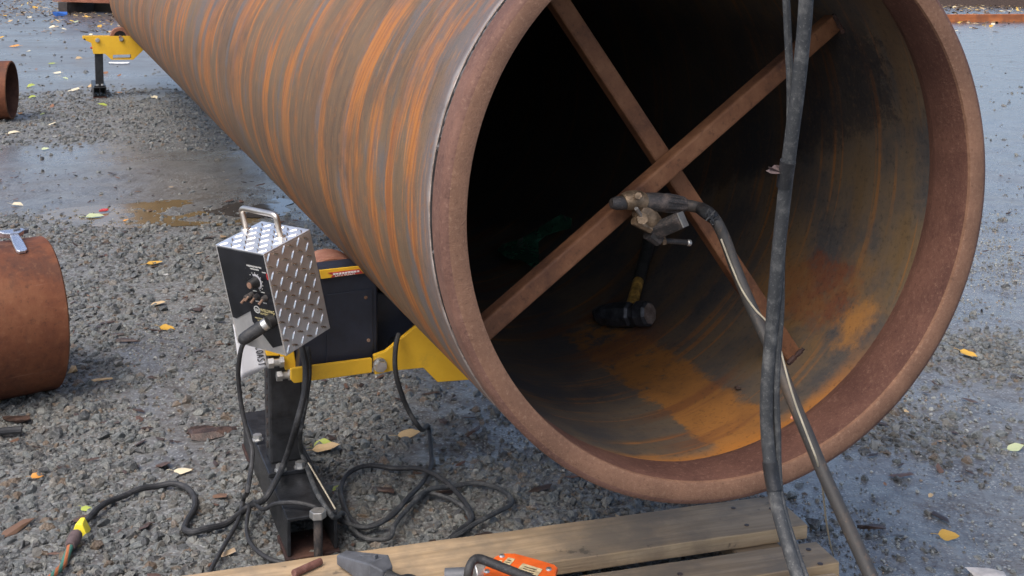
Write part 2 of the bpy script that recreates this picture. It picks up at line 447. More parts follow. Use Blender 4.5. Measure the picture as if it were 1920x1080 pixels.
M = dict(
    pipe_out=mat_pipe_out(), pipe_in=mat_pipe_in(),
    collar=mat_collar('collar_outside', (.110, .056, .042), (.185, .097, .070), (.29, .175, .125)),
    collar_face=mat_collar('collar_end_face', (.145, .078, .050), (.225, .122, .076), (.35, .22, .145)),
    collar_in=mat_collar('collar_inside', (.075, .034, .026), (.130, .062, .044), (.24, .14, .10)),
    groove=plain('weld_groove_scale', (.045, .042, .042), .6, .3, .5, 40, .5),
    bead=plain('weld_bead', (.10, .092, .088), .45, .5, .5, 90, .6),
    edge=mat_rust('ground_bright_edge', (.12, .085, .065), (.25, .20, .17), (.46, .41, .37), 26),
    brace=mat_rust('brace_rust', (.075, .034, .020), (.165, .072, .034), (.245, .118, .058), 9),
    small_pipe=mat_short_pipe(),
    small_in=mat_rust('short_pipe_inside', (.05, .025, .018), (.10, .045, .028), (.15, .08, .05), 6),
    wheel=mat_rust('roller_rust', (.15, .060, .040), (.235, .105, .070), (.33, .185, .13), 14),
    yellow=mat_yellow(),
    black=plain('black_paint', (.016, .017, .019), .38, 0, .5, 30, .15),
    navy=plain('navy_motor_paint', (.013, .018, .032), .45, 0, .35, 12, .1),
    steel=plain('zinc_bolt', (.52, .52, .50), .38, .85, .2, 60, .1),
    rusty_bolt=mat_rust('rusty_bolt', (.10, .055, .035), (.20, .12, .08), (.34, .28, .23), 40),
    alum=plain('tread_plate', (.80, .80, .79), .36, .85, .12, 20, .08),
    alum_bar=plain('tread_plate_bar', (.66, .66, .66), .27, 1.0, .08, 40),
    handle=plain('satin_handle', (.62, .57, .50), .34, 1.0, .12, 50),
    label_black=plain('panel_label', (.010, .011, .014), .22, 0, .4, 20),
    ink=plain('panel_print', (.55, .55, .52), .5, 0, .1),
    gold=plain('panel_print_gold', (.50, .43, .22), .5, 0, .1),
    grey=plain('dial_grey', (.42, .42, .44), .4, 0, .1),
    knob=plain('dial_knob', (.02, .02, .02), .4, 0, .3),
    copper=plain('copper_top', (.45, .27, .19), .4, .6, .2),
    red=plain('sticker_red', (.42, .035, .035), .45, 0, .15),
    white=plain('sticker_white', (.75, .72, .70), .5, 0, .08),
    paper=plain('tag_paper', (.66, .67, .70), .6, 0, .06, 12, .1),
    inkpen=plain('marker_ink', (.03, .03, .035), .6, 0, .2),
    rubber=mat_rubber('black_rubber', (.022, .023, .025), (.11, .11, .11), .45),
    rubber_old=mat_rubber('scuffed_cable', (.032, .035, .038), (.21, .21, .20), .48, 40),
    rubber_brown=mat_rubber('dusty_cable', (.034, .033, .032), (.125, .085, .055), .55, 14),
    tape=mat_rubber('electrical_tape', (.014, .015, .017), (.10, .10, .10), .35, 60, .38),
    beige=plain('beige_wire', (.30, .27, .20), .55, 0, .2, 40),
    brass=plain('dirty_brass', (.19, .135, .085), .5, .5, .45, 60, .3),
    dirty=mat_rubber('sooty_boot', (.030, .029, .029), (.19, .145, .12), .6, 40),
    iron=plain('hammer_steel', (.045, .048, .055), .42, .4, .5, 50, .3),
    iron_face=mat_rust('hammer_face', (.07, .05, .04), (.13, .10, .085), (.22, .19, .17), 60),
    hammer_yellow=plain('hammer_handle_yellow', (.34, .20, .045), .55, 0, .65, 45, .3),
    grip=plain('hammer_grip', (.022, .023, .022), .6, 0, .4, 40, .3),
    chrome=plain('wrench_chrome', (.66, .70, .76), .28, .9, .12, 40),
    orange=plain('orange_paint', (.82, .135, .018), .42, 0, .12, 30, .05),
    decal=plain('cream_decal', (.58, .48, .28), .5, 0, .3, 90),
    tool_grey=plain('grey_tool', (.085, .092, .105), .5, 0, .25, 40, .15),
    lemon=plain('lemon_plug', (.86, .72, .05), .4, 0, .06),
    mauve=plain('dusty_plug', (.105, .075, .072), .6, 0, .35, 60, .2),
    crayon=mat_rust('crayon_brown', (.10, .045, .035), (.16, .075, .06), (.24, .14, .12), 60),
    wood=mat_wood('pallet_wood', (.33, .235, .135), (.48, .35, .215), (.185, .155, .115)),
    wood_end=mat_wood('pallet_wood_fresh', (.44, .31, .17), (.58, .43, .26), (.28, .21, .14)),
    timber=mat_wood('red_timber', (.30, .095, .030), (.42, .145, .050), (.18, .070, .035), .4),
    bark=plain('wet_bark', (.055, .034, .026), .45, 0, .6, 50, .5),
    wood_and_shade=plain('old_timber_and_shade', (.035, .026, .022), .6, 0, .4, 10, .3),  # old timber, also the painted shade in holes and under the far beam
    chip=plain('pale_wood_chip', (.46, .32, .17), .6, 0, .25, 60, .2),
    farrust=mat_rust('far_beam_rust', (.13, .050, .030), (.22, .085, .050), (.32, .15, .10), 3),
    blue=plain('blue_plastic', (.03, .12, .42), .4, 0, .15),
    whiteplastic=plain('white_litter', (.72, .72, .70), .5, 0, .1),
    dark_plate=mat_rust('dark_plate', (.022, .016, .016), (.045, .024, .020), (.09, .045, .032), 20),
    pale_stone=mat_stone('pale_pressed_stone', 1.8), stone=mat_stone('crushed_stone', .85), ground=mat_ground(),
)

# ------------------------------------------------------------------ mesh helpers
class MB:
    def __init__(s):
        s.v = []; s.f = []; s.mi = []; s.cur = 0
    def add(s, vs, fs, mtx=None):
        k = len(s.v)
        for p in vs:
            p = Vector(p)
            s.v.append(mtx @ p if mtx else p)
        for f in fs:
            s.f.append([i + k for i in f]); s.mi.append(s.cur)
        return s
    def box(s, x0, x1, y0, y1, z0, z1, mtx=None):
        vs = [(x, y, z) for x in (x0, x1) for y in (y0, y1) for z in (z0, z1)]
        return s.add(vs, [(0, 1, 3, 2), (4, 6, 7, 5), (0, 4, 5, 1), (2, 3, 7, 6), (0, 2, 6, 4), (1, 5, 7, 3)], mtx)
    def cyl(s, p0, p1, r0, r1=None, n=16, caps=True):
        r1 = r0 if r1 is None else r1
        p0, p1 = Vector(p0), Vector(p1)
        d = (p1 - p0).normalized()
        a = d.orthogonal().normalized(); b = d.cross(a)
        vs = []
        for p, r in ((p0, r0), (p1, r1)):
            for i in range(n):
                t = 2 * math.pi * i / n
                vs.append(p + (a * math.cos(t) + b * math.sin(t)) * r)
        fs = [(i, (i + 1) % n, n + (i + 1) % n, n + i) for i in range(n)]
        if caps:
            fs += [tuple(range(n - 1, -1, -1)), tuple(range(n, 2 * n))]
        return s.add(vs, fs)
    def tube(s, pts, r, n=10, sub=6, rad=None):
        pts = [Vector(p) for p in pts]
        rs = rad or [r] * len(pts)
        path, pr = [], []
        m = len(pts)
        for i in range(m - 1):
            a, b, c, d = pts[max(0, i - 1)], pts[i], pts[i + 1], pts[min(m - 1, i + 2)]
            for j in range(sub):
                t = j / sub
                path.append(.5 * ((2 * b) + (c - a) * t + (2 * a - 5 * b + 4 * c - d) * t * t + (3 * b - a - 3 * c + d) * t ** 3))
                pr.append(rs[i] * (1 - t) + rs[i + 1] * t)
        path.append(pts[-1]); pr.append(rs[-1])
        nrm = None; vs = []
        for i, p in enumerate(path):
            t = (path[min(i + 1, len(path) - 1)] - path[max(i - 1, 0)])
            t = t.normalized() if t.length > 1e-9 else Vector((0, 0, 1))
            if nrm is None:
                nrm = t.orthogonal().normalized()
            nrm = (nrm - t * nrm.dot(t)).normalized()
            bi = t.cross(nrm)
            for k in range(n):
                a = 2 * math.pi * k / n
                vs.append(p + (nrm * math.cos(a) + bi * math.sin(a)) * pr[i])
        L = len(path)
        fs = [(i * n + k, i * n + (k + 1) % n, (i + 1) * n + (k + 1) % n, (i + 1) * n + k) for i in range(L - 1) for k in range(n)]
        fs += [tuple(range(n - 1, -1, -1)), tuple(range((L - 1) * n, L * n))]
        return s.add(vs, fs)
    def prism(s, outer, y0, y1, holes=(), mtx=None):
        """flat plate: outline in (x, z), thickness along y, with through holes"""
        loops = [list(outer)] + [list(h) for h in holes]
        flat = [p for l in loops for p in l]
        tris = tessellate_polygon([[Vector((p[0], p[1], 0)) for p in l] for l in loops])
        n = len(flat)
        vs = [(p[0], y0, p[1]) for p in flat] + [(p[0], y1, p[1]) for p in flat]
        fs = [tuple(t) for t in tris] + [tuple(i + n for i in reversed(t)) for t in tris]
        k = 0
        for l in loops:
            m = len(l)
            fs += [(k + i, k + (i + 1) % m, n + k + (i + 1) % m, n + k + i) for i in range(m)]
            k += m
        return s.add(vs, fs, mtx)
    def lathe(s, prof, n=96, mats=None):
        """profile [(radius, y)] spun about the y axis, closed loop if first == last"""
        k = len(s.v)
        m = len(prof)
        for i in range(n):
            t = 2 * math.pi * i / n
            for r, y in prof:
                s.v.append(Vector((r * math.cos(t), y, r * math.sin(t))))
        for i in range(n):
            j = (i + 1) % n
            for q in range(m - 1):
                s.f.append([k + i * m + q, k + j * m + q, k + j * m + q + 1, k + i * m + q + 1])
                s.mi.append(mats[q] if mats else s.cur)
        return s
    def build(s, name, mats, parent=None, smooth=False, bevel=0, seg=2):
        me = bpy.data.meshes.new(name)
        me.from_pydata([tuple(p) for p in s.v], [], s.f)
        bm = bmesh.new(); bm.from_mesh(me)
        bmesh.ops.recalc_face_normals(bm, faces=bm.faces)
        bm.to_mesh(me); bm.free()
        for m in (mats if isinstance(mats, (list, tuple)) else [mats]):
            me.materials.append(m)
        if any(s.mi):
            me.polygons.foreach_set('material_index', s.mi)
        if smooth:
            me.polygons.foreach_set('use_smooth', [True] * len(me.polygons))
        o = bpy.data.objects.new(name, me)
        COL.objects.link(o)
        if parent:
            o.parent = parent
        if bevel:
            b = o.modifiers.new('edge', 'BEVEL')
            b.width = bevel; b.segments = seg; b.limit_method = 'ANGLE'; b.angle_limit = R(40)
        if smooth:
            set_sharp(me)
        return o

def set_sharp(me, ang=R(35)):
    bm = bmesh.new(); bm.from_mesh(me)
    for e in bm.edges:
        if len(e.link_faces) == 2 and e.calc_face_angle(0) > ang:
            e.smooth = False
    bm.to_mesh(me); bm.free()

def tag(o, label, cat, group=None, kind=None):
    if label: o['label'] = label
    if cat: o['category'] = cat
    if group: o['group'] = group
    if kind: o['kind'] = kind
    return o
def empty(name, mtx, label, cat, group=None):
    o = bpy.data.objects.new(name, None)
    o.empty_display_size = .1
    COL.objects.link(o)
    o.matrix_world = mtx
    return tag(o, label, cat, group)
def hexbolt(mb, p, d, r, h):
    mb.cyl(p, Vector(p) + Vector(d).normalized() * h, r, r * .96, 6)
def text_mesh(name, body, size, mtx, mat, parent, extr=.0003):
    cu = bpy.data.curves.new(name, 'FONT')
    cu.body = body; cu.size = size; cu.extrude = extr
    t = bpy.data.objects.new(name + '_src', cu)
    COL.objects.link(t)
    dg = bpy.context.evaluated_depsgraph_get()
    me = bpy.data.meshes.new_from_object(t.evaluated_get(dg))
    bpy.data.objects.remove(t)
    me.transform(mtx)
    me.materials.clear(); me.materials.append(mat)
    o = bpy.data.objects.new(name, me)
    COL.objects.link(o)
    if parent: o.parent = parent
    return o

# ------------------------------------------------------------------ ground
def axis_pts(lim, fine, core, grow):
    a = [0.0]; st = fine
    while a[-1] < lim:
        if a[-1] > core: st *= grow
        a.append(a[-1] + st)
    return np.array(a)
xp = axis_pts(600, .016, 1.9, 1.06)
xs = np.concatenate([-xp[:0:-1], xp])
yp = axis_pts(900, .016, 3.2, 1.022)
ys = np.concatenate([-axis_pts(600, .2, .6, 1.3)[:0:-1] + 1.3, yp + 1.3])
GX, GY = np.meshgrid(xs, ys)

def zone_mud(x, y):
    """1 where the yard is smooth mud, 0 where it is loose gravel"""
    n = fbm(x, y, 1.6, 4, 3)
    n2 = fbm(x, y, 5, 3, 9)
    right = sstep(.42, .62, x + (n - .5) * .3)
    yb = y - .2 * (x + 1.4) + (n - .5) * 1.3
    band = sstep(4.9, 5.4, yb) * sstep(7.9, 7.2, yb) * 1.1          # smooth strip beyond the near gravel
    streak = np.exp(-((x + .86 + .26 * (y - 2.9) + (n2 - .5) * .35) / .13) ** 2) * sstep(2.4, 2.7, y) * sstep(4.2, 3.6, y) * .9
    far = sstep(9.3, 10.6, y + (n - .5) * 2.5) * .9
    under = np.exp(-(((x + .08 - (y - 2.9) * -.3) / .30) ** 2)) * sstep(2.5, 2.75, y + (n2 - .5) * .3) * .75
    heap = np.exp(-(((x - 1.38) / .20) ** 2 + ((y - 3.42) / .20) ** 2)) + .55 * np.exp(-(((x - .90) / .25) ** 2 + ((y - 2.85) / .16) ** 2))
    return np.clip(np.maximum.reduce([right - heap * 1.2, band, streak, far, under]) + (n2 - .5) * .35, 0, 1)
def zone_wet(x, y):
    n = fbm(x, y, 1.1, 4, 21)
    return np.clip(zone_mud(x, y) * .72 + sstep(.3, .8, x) * .40 + (n - .5) * .9 + sstep(5, 9, y) * .12, 0, 1)
def zone_litter(x, y):
    n = fbm(x, y, .35, 3, 31)
    return np.clip(sstep(18, 23, y + (n - .5) * 9) * (.35 + n), 0, 1)
def height(x, y):
    near = sstep(14, 7, y) * sstep(0, 1, y)
    mud = zone_mud(x, y)
    h = (fbm(x, y, 1.3, 3, 5) - .5) * .018 + (fbm(x, y, 9, 4, 6) - .5) * (.012 + .008 * (1 - mud)) + (fbm(x, y, 34, 2, 8) - .5) * .006
    return h * near - .004
GZ = height(GX, GY)
ny, nx = GX.shape
me = bpy.data.meshes.new('ground')
idx = np.arange(nx * ny).reshape(ny, nx)
quads = np.stack([idx[:-1, :-1], idx[:-1, 1:], idx[1:, 1:], idx[1:, :-1]], -1).reshape(-1, 4)
co = np.stack([GX, GY, GZ], -1).reshape(-1, 3)
me.vertices.add(len(co)); me.vertices.foreach_set('co', co.ravel().astype(np.float32))
me.loops.add(quads.size); me.loops.foreach_set('vertex_index', quads.ravel().astype(np.int32))
me.polygons.add(len(quads)); me.polygons.foreach_set('loop_start', (np.arange(len(quads)) * 4).astype(np.int32))
me.update(calc_edges=True)
me.polygons.foreach_set('use_smooth', [True] * len(quads))
for nm, fn in (('mud', zone_mud), ('wet', zone_wet), ('litter', zone_litter)):
    at = me.attributes.new(nm, 'FLOAT', 'POINT')
    at.data.foreach_set('value', fn(GX, GY).ravel().astype(np.float32))
me.materials.append(M['ground'])
g_o = bpy.data.objects.new('ground', me)
COL.objects.link(g_o)
tag(g_o, None, None, kind='structure')
def gz(x, y):
    return float(height(np.array([x]), np.array([y]))[0])
def G(px, py, up=0.0):
    p = gnd(px, py, 0)
    return Vector((p.x, p.y, gz(p.x, p.y) + up + (.004 if up else 0)))

# ------------------------------------------------------------------ loose gravel (too many to count: one object of instances)
def rock_mesh(k):
    bm = bmesh.new()
    r_ = random.Random(k)
    sx, sy, sz = 1, r_.uniform(.68, .95), r_.uniform(.55, .82)
    for _ in range(17):
        v = Vector((r_.gauss(0, 1), r_.gauss(0, 1), r_.gauss(0, 1))).normalized() * r_.uniform(.42, .55)
        bm.verts.new((v.x * sx, v.y * sy, v.z * sz))
    res = bmesh.ops.convex_hull(bm, input=bm.verts)
    junk = list({e for e in res['geom_interior'] + res['geom_unused'] if isinstance(e, bmesh.types.BMVert)})
    bmesh.ops.delete(bm, geom=junk, context='VERTS')
    me = bpy.data.meshes.new('stone'); bm.to_mesh(me); bm.free()
    return me
def chip_mesh(k):
    r_ = random.Random(k + 50)
    bm = bmesh.new()
    L, Wd, H = 1.0, r_.uniform(.18, .4), r_.uniform(.05, .12)
    for i in range(14):
        bm.verts.new((r_.uniform(-.5, .5) * L, r_.uniform(-.5, .5) * Wd, r_.uniform(-.5, .5) * H))
    bmesh.ops.convex_hull(bm, input=bm.verts)
    bmesh.ops.delete(bm, geom=[v for v in bm.verts if not v.link_faces], context='VERTS')
    me = bpy.data.meshes.new('chip'); bm.to_mesh(me); bm.free()
    return me
def scatter(name, meshes, mat, pts, scl, rot):
    col = bpy.data.collections.new(name + '_kinds')
    for i, me in enumerate(meshes):
        me.materials.append(mat)
        col.objects.link(bpy.data.objects.new('%s_kind_%d' % (name, i), me))
    me = bpy.data.meshes.new(name)
    me.vertices.add(len(pts)); me.vertices.foreach_set('co', pts.astype(np.float32).ravel())
    a = me.attributes.new('scl', 'FLOAT', 'POINT'); a.data.foreach_set('value', scl.astype(np.float32))
    a = me.attributes.new('rot', 'FLOAT_VECTOR', 'POINT'); a.data.foreach_set('vector', rot.astype(np.float32).ravel())
    a = me.attributes.new('pick', 'INT', 'POINT'); a.data.foreach_set('value', rng.integers(0, len(meshes), len(pts)).astype(np.int32))
    o = bpy.data.objects.new(name, me); COL.objects.link(o)
    ng = bpy.data.node_groups.new(name, 'GeometryNodeTree')
    ng.interface.new_socket('Geometry', in_out='INPUT', socket_type='NodeSocketGeometry')
    ng.interface.new_socket('Geometry', in_out='OUTPUT', socket_type='NodeSocketGeometry')
    N = ng.nodes; Lk = ng.links
    gi = N.new('NodeGroupInput'); go = N.new('NodeGroupOutput')
    ip = N.new('GeometryNodeInstanceOnPoints')
    ci = N.new('GeometryNodeCollectionInfo'); ci.inputs[0].default_value = col
    ci.inputs['Separate Children'].default_value = True
    ci.inputs['Reset Children'].default_value = True
    def attr(nm, t):
        k = N.new('GeometryNodeInputNamedAttribute'); k.data_type = t; k.inputs[0].default_value = nm
        return [s_ for s_ in k.outputs if s_.enabled][0]
    Lk.new(gi.outputs[0], ip.inputs['Points']); Lk.new(ci.outputs[0], ip.inputs['Instance'])
    ip.inputs['Pick Instance'].default_value = True
    Lk.new(attr('pick', 'INT'), ip.inputs['Instance Index'])
    Lk.new(attr('rot', 'FLOAT_VECTOR'), ip.inputs['Rotation'])
    Lk.new(attr('scl', 'FLOAT'), ip.inputs['Scale'])
    Lk.new(ip.outputs[0], go.inputs[0])
    md = o.modifiers.new('scatter', 'NODES'); md.node_group = ng
    return o

def sample(y0, y1, per_m2, side=.62):
    n0 = int((y1 - y0) * (2 * side * (y1 + .3)) * per_m2)
    y = rng.uniform(y0, y1, n0); x = rng.uniform(-side * (y1 + .3), side * (y1 + .3), n0)
    k = np.abs(x) < side * (y + .3)
    return x[k], y[k]
SX, SY, SS = [], [], []
for (y0, y1, den, med, lo, hi, sd_) in ((1.6, 3.7, 11500, .0115, .005, .034, .50), (3.7, 6.5, 4200, .0155, .008, .036, .46), (6.5, 11, 1100, .021, .012, .042, .4), (11, 20, 90, .026, .02, .06, .4)):
    x, y = sample(y0, y1, den)
    mud = zone_mud(x, y)
    gap = sstep(.60, .72, fbm(x, y, 4.5, 4, 52)) * .75            # bare damp soil showing through
    keep = rng.random(len(x)) < np.clip(1.05 - mud * 1.05 - gap, .012, 1)
    x, y, mud = x[keep], y[keep], mud[keep]
    s_ = np.clip(np.exp(rng.normal(math.log(med), sd_, len(x))), lo, hi)
    SX.append(x); SY.append(y); SS.append(s_)
# fines pressed into the smooth mud
x, y = sample(1.6, 5.5, 7500)
mud = zone_mud(x, y)
keep = rng.random(len(x)) < mud * (.10 + .9 * sstep(.40, .66, fbm(x, y, 3.0, 4, 61)))
x, y = x[keep], y[keep]
fs = np.clip(np.exp(rng.normal(math.log(.0058), .45, len(x))), .003, .016)
rot = np.stack([rng.normal(0, .35, len(x)), rng.normal(0, .35, len(x)), rng.uniform(0, 6.28, len(x))], -1)
tag(scatter('fine_gravel', [rock_mesh(k + 40) for k in range(6)], M['pale_stone'], np.stack([x, y, height(x, y) + fs * rng.uniform(-.2, .25, len(x))], -1), fs, rot), None, None, kind='stuff')
SX = np.concatenate(SX); SY = np.concatenate(SY); SS = np.concatenate(SS)
SZ = height(SX, SY) + SS * rng.uniform(-.30, .12, len(SS))
rot = np.stack([rng.normal(0, .35, len(SS)), rng.normal(0, .35, len(SS)), rng.uniform(0, 6.28, len(SS))], -1)
tag(scatter('gravel', [rock_mesh(k) for k in range(10)], M['stone'], np.stack([SX, SY, SZ], -1), SS * 1.15, rot), None, None, kind='stuff')
# bark and splinter litter between the stones
x, y = sample(1.6, 6.5, 190)
kk = rng.random(len(x)) < np.where(x < .45, .30 + .45 * sstep(.45, .65, fbm(x, y, 2.0, 3, 44)), .12)
x, y = x[kk], y[kk]
ss_ = np.clip(np.exp(rng.normal(math.log(.026), .5, len(x))), .010, .075)
rot = np.stack([rng.normal(0, .15, len(x)), rng.normal(0, .15, len(x)), rng.uniform(0, 6.28, len(x))], -1)
mb_bark = NT('bark_litter')
_c = mb_bark.ramp(mb_bark.n('ObjectInfo').outputs['Random'], [(0, (.030, .021, .018)), (.5, (.062, .038, .029)), (.8, (.105, .055, .036)), (.94, (.17, .10, .06)), (1, (.34, .25, .15))])
mb_bark.set(_c, .5)
tag(scatter('bark_litter', [chip_mesh(k) for k in range(6)], mb_bark.m, np.stack([x, y, height(x, y) + .006], -1), ss_, rot), None, None, kind='stuff')
# far strips of leaf litter
xa = rng.uniform(-16, 16, 16000); ya = rng.uniform(17, 36, 16000)
kk = rng.random(len(xa)) < zone_litter(xa, ya) * .8
xa, ya = xa[kk], ya[kk]
lm = NT('leaf_litter')
_c = lm.ramp(lm.n('ObjectInfo').outputs['Random'], [(0, (.05, .035, .025)), (.4, (.11, .07, .04)), (.65, (.24, .15, .08)), (.82, (.45, .34, .20)), (.93, (.60, .38, .05)), (1, (.5, .5, .4))])
lm.set(_c, .55)
rot = np.stack([rng.normal(0, .3, len(xa)), rng.normal(0, .3, len(xa)), rng.uniform(0, 6.28, len(xa))], -1)
tag(scatter('leaf_litter', [chip_mesh(k + 20) for k in range(5)], lm.m, np.stack([xa, ya, height(xa, ya) + .012], -1), rng.uniform(.05, .15, len(xa)), rot), None, None, kind='stuff')

# puddles
def puddle(name, cx, cy, rx, ry, col, seed, rough=.06):
    q = NT(name)
    o = q.coord()
    a = q.noise(o, 6, 4)
    q.set(q.mix(q.ss(a, .35, .65), tuple(k * .75 for k in col), col), rough, 0, .5)
    q.bump(q.noise(o, 26, 2), .05, .004)
    mb = MB(); r_ = random.Random(seed)
    n = 48; ph = [r_.uniform(0, 6.28) for _ in range(5)]
    hh = height(cx + rx * rng.uniform(-.6, .6, 200), cy + ry * rng.uniform(-.6, .6, 200))
    zw = float(np.percentile(hh, 68))
    vs = [(cx, cy, zw)]
    for i in range(n):
        t = 6.28318 * i / n
        k = 1 + sum(.16 / (j + 1) * math.sin((j + 2) * t + ph[j]) for j in range(5))
        vs.append((cx + rx * k * math.cos(t), cy + ry * k * math.sin(t), zw))
    mb.add(vs, [(0, 1 + i, 1 + (i + 1) % n) for i in range(n)])
    return tag(mb.build('puddle', q.m, None), None, None, kind='structure')
p = gnd(285, 399)
puddle('muddy_puddle_water', p.x + .05, p.y, .46, .34, (.175, .125, .062), 3, .16)
p = gnd(455, 396)
puddle('clear_puddle_water', p.x + .0, p.y + .12, .24, .22, (.070, .065, .060), 5)
# ------------------------------------------------------------------ the big pipe
pm = Matrix.Translation(P0) @ FRAME
big = empty('large_pipe', pm, 'huge rusty steel pipe with streaked orange sides and its open mouth facing the camera', 'pipe')
RI, RC, PL = .4425, .427, 10.4
VW = .0506                                   # where the collar is welded on
mb = MB()
mb.lathe([(RI, VW + .0105), (RO - .014, VW + .0105), (RO - .0012, VW + .0115), (RO, VW + .0130)] + [(RO, VW + .0130 + (PL - VW - .0130) * k / 6) for k in range(1, 7)] +
         [(RI, PL), (RI, PL * .5), (RI, 2.0), (RI, .5), (RI, VW + .0105)], 256, [2, 2, 3] + [0] * 6 + [1] * 5)
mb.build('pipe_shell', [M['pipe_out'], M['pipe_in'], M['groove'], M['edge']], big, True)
mb = MB()
prof = [(RI, VW + .001), (RO - .014, VW + .001), (RO - .001, VW - .0015), (RO, VW - .0025), (RO, .020), (RO, .0085), (RO - .0035, .0035), (RO - .009, .0010), (RO - .016, 0.0),
        (RC + .006, 0), (RC + .001, .002), (RC, .007), (RC, .082), (RC + .006, .096), (RI - .0015, .114), (RI - .0015, VW + .001)]
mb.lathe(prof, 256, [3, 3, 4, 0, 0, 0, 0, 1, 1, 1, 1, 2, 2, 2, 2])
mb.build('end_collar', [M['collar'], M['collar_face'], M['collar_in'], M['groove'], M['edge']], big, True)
# root of the weld: solid ring deep in the groove, then beads round the upper part
mb = MB()
mb.lathe([(RI + .002, VW + .0003), (RO - .0125, VW + .0003), (RO - .0125, VW + .0115), (RI + .002, VW + .0115)], 160)
mb.build('weld_root', M['groove'], big, True)
def bead_run(t0, t1, seed, rb=.0055):
    mb = MB(); r_ = random.Random(seed)
    pts, rad = [], []
    n = max(4, int(abs(t1 - t0) / .7))
    for i in range(n + 1):
        t = R(t0 + (t1 - t0) * i / n)
        rr = RO - .0068 + r_.uniform(-.001, .001)
        pts.append((rr * math.cos(t), VW + .0052 + r_.uniform(-.0006, .0006), rr * math.sin(t)))
        rad.append(rb * (r_.uniform(.75, 1.1) if i % 2 else r_.uniform(.95, 1.25)))
    mb.tube(pts, rb, 8, 2, rad)
    return mb.build('weld_bead', M['bead'], big, True)
bead_run(166, 142, 1)
bead_run(140, 96, 2)
bead_run(188, 186, 3, .006)
bead_run(168.5, 167, 4, .0065)
bead_run(199.5, 248, 6, .006)
bead_run(250, 330, 7)
bead_run(330, 455, 8)
mb = MB(); mb.box(-.006, .006, -.002, .018, -.003, .005)
# ------------------------------------------------------------------ the cross brace inside the mouth
def bar_between(name, a, b, wd, th, mat, parent, hint):
    a, b = Vector(a), Vector(b)
    x = (b - a).normalized()
    y = (hint - x * hint.dot(x)).normalized()
    z = x.cross(y)
    mtx = Matrix((x, y, z)).transposed().to_4x4(); mtx.translation = a
    mb = MB(); L = (b - a).length
    mb.box(0, L, -th / 2, th / 2, -wd / 2, wd / 2, mtx)
    return mb.build(name, mat, parent, False, .004)
def hit_wall(a, d, r):
    """where the line a + t d (pipe frame) meets the inner wall, t > 0"""
    A = d.x * d.x + d.z * d.z; B = 2 * (a.x * d.x + a.z * d.z); C_ = a.x ** 2 + a.z ** 2 - r * r
    return a + d * ((-B + math.sqrt(B * B - 4 * A * C_)) / 2 / A)
pinv = pm.inverted()
loc = lambda p: pinv @ p
b1t = loc(PP(1560, 43, .295)); b1c = loc(PP(1251, 314, .230))
d1 = (b1t - b1c)
e1a = hit_wall(b1c, d1, RI + .004); e1b = hit_wall(b1c, -d1, RI + .004)
b2b = loc(PP(1489, 675, .265)); b2c = loc(PP(1235, 290, .270))
d2 = b2b - b2c
e2a = hit_wall(b2c, d2, RI + .004); e2b = hit_wall(b2c, -d2, RI + .004)
br1 = empty('brace_bar', Matrix.Translation(pm @ e1b) @ FRAME, 'front rusty brace bar rising to the upper right and carrying the brass clamp', 'brace bar', 'brace bars crossed in the pipe mouth')
br2 = empty('brace_bar', Matrix.Translation(pm @ e2b) @ FRAME, 'rear rusty brace bar running from the upper left down behind the other bar', 'brace bar', 'brace bars crossed in the pipe mouth')
for root, a, b, nm in ((br1, e1b, e1a, 1), (br2, e2b, e2a, 2)):
    bar_between('square_tube', Vector((0, 0, 0)), b - a, .0315, .0315, M['brace'], root, Vector((0, 1, 0)))
    for q, sgn in ((Vector((0, 0, 0)), 1), (b - a, -1)):
        mbw = MB(); r_ = random.Random(nm * 3 + sgn)
        dd = (b - a).normalized() * sgn
        side = Vector((dd.z, 0, -dd.x))
        pts, rad = [], []
        for i in range(13):
            t = -1 + i / 6
            pts.append(q + dd * .006 + side * (.020 * t) - Vector((0, .0185, 0)))
            rad.append(r_.uniform(.003, .0058))
        mbw.tube(pts, .005, 7, 2, rad)
        mbw.build('weld_bead', M['dark_plate'], root, True)

# ------------------------------------------------------------------ roller stands
def wheel_parts(root, x, y0, y1, z, r):
    mb = MB()
    n = 40
    m_ = Matrix.Translation((x, 0, z))
    pr = [(r * .62, y0), (r - .004, y0), (r, y0 + .004), (r, y1 - .004), (r - .004, y1), (r * .62, y1), (r * .62, y0)]
    k0 = len(mb.v)
    mb.lathe(pr, 48)
    for i in range(k0, len(mb.v)): mb.v[i] = m_ @ mb.v[i]
    wo = mb.build('roller_wheel', M['wheel'], root, True)
    h = MB(); h.cyl((x, y0 + .012, z), (x, y1 - .012, z), r * .615, n=32)
    h.build('hub', M['black'], wo, True)
    a = MB(); a.cyl((x, y0 - .05, z), (x, y1 + .05, z), .012)
    a.build('axle', M['rusty_bolt'], wo, True)

def foot_parts(root, x0, x1, y0, y1, ztop=.088):
    t = .007
    mb = MB()
    mb.box(x0, x1, y0, y1, ztop - t, ztop)
    mb.box(x0, x0 + t, y0 + .002, y1 - .002, .012, ztop - t)
    mb.box(x1 - t, x1, y0 + .002, y1 - .002, .012, ztop - t)
    mb.box(x0 + t, x1 - t, (y0 + y1) / 2, (y0 + y1) / 2 + .01, .012, ztop - t)
    mb.build('foot_channel', M['black'], root, False, .0015)
    for a, b in ((y0 - .006, y0 + .10), (y1 - .10, y1 + .006)):
        mb = MB(); mb.box(x0 - .003, x1 + .003, a, b, .0, .011)
        mb.build('foot_plate', M['dark_plate'], root, False, .001)

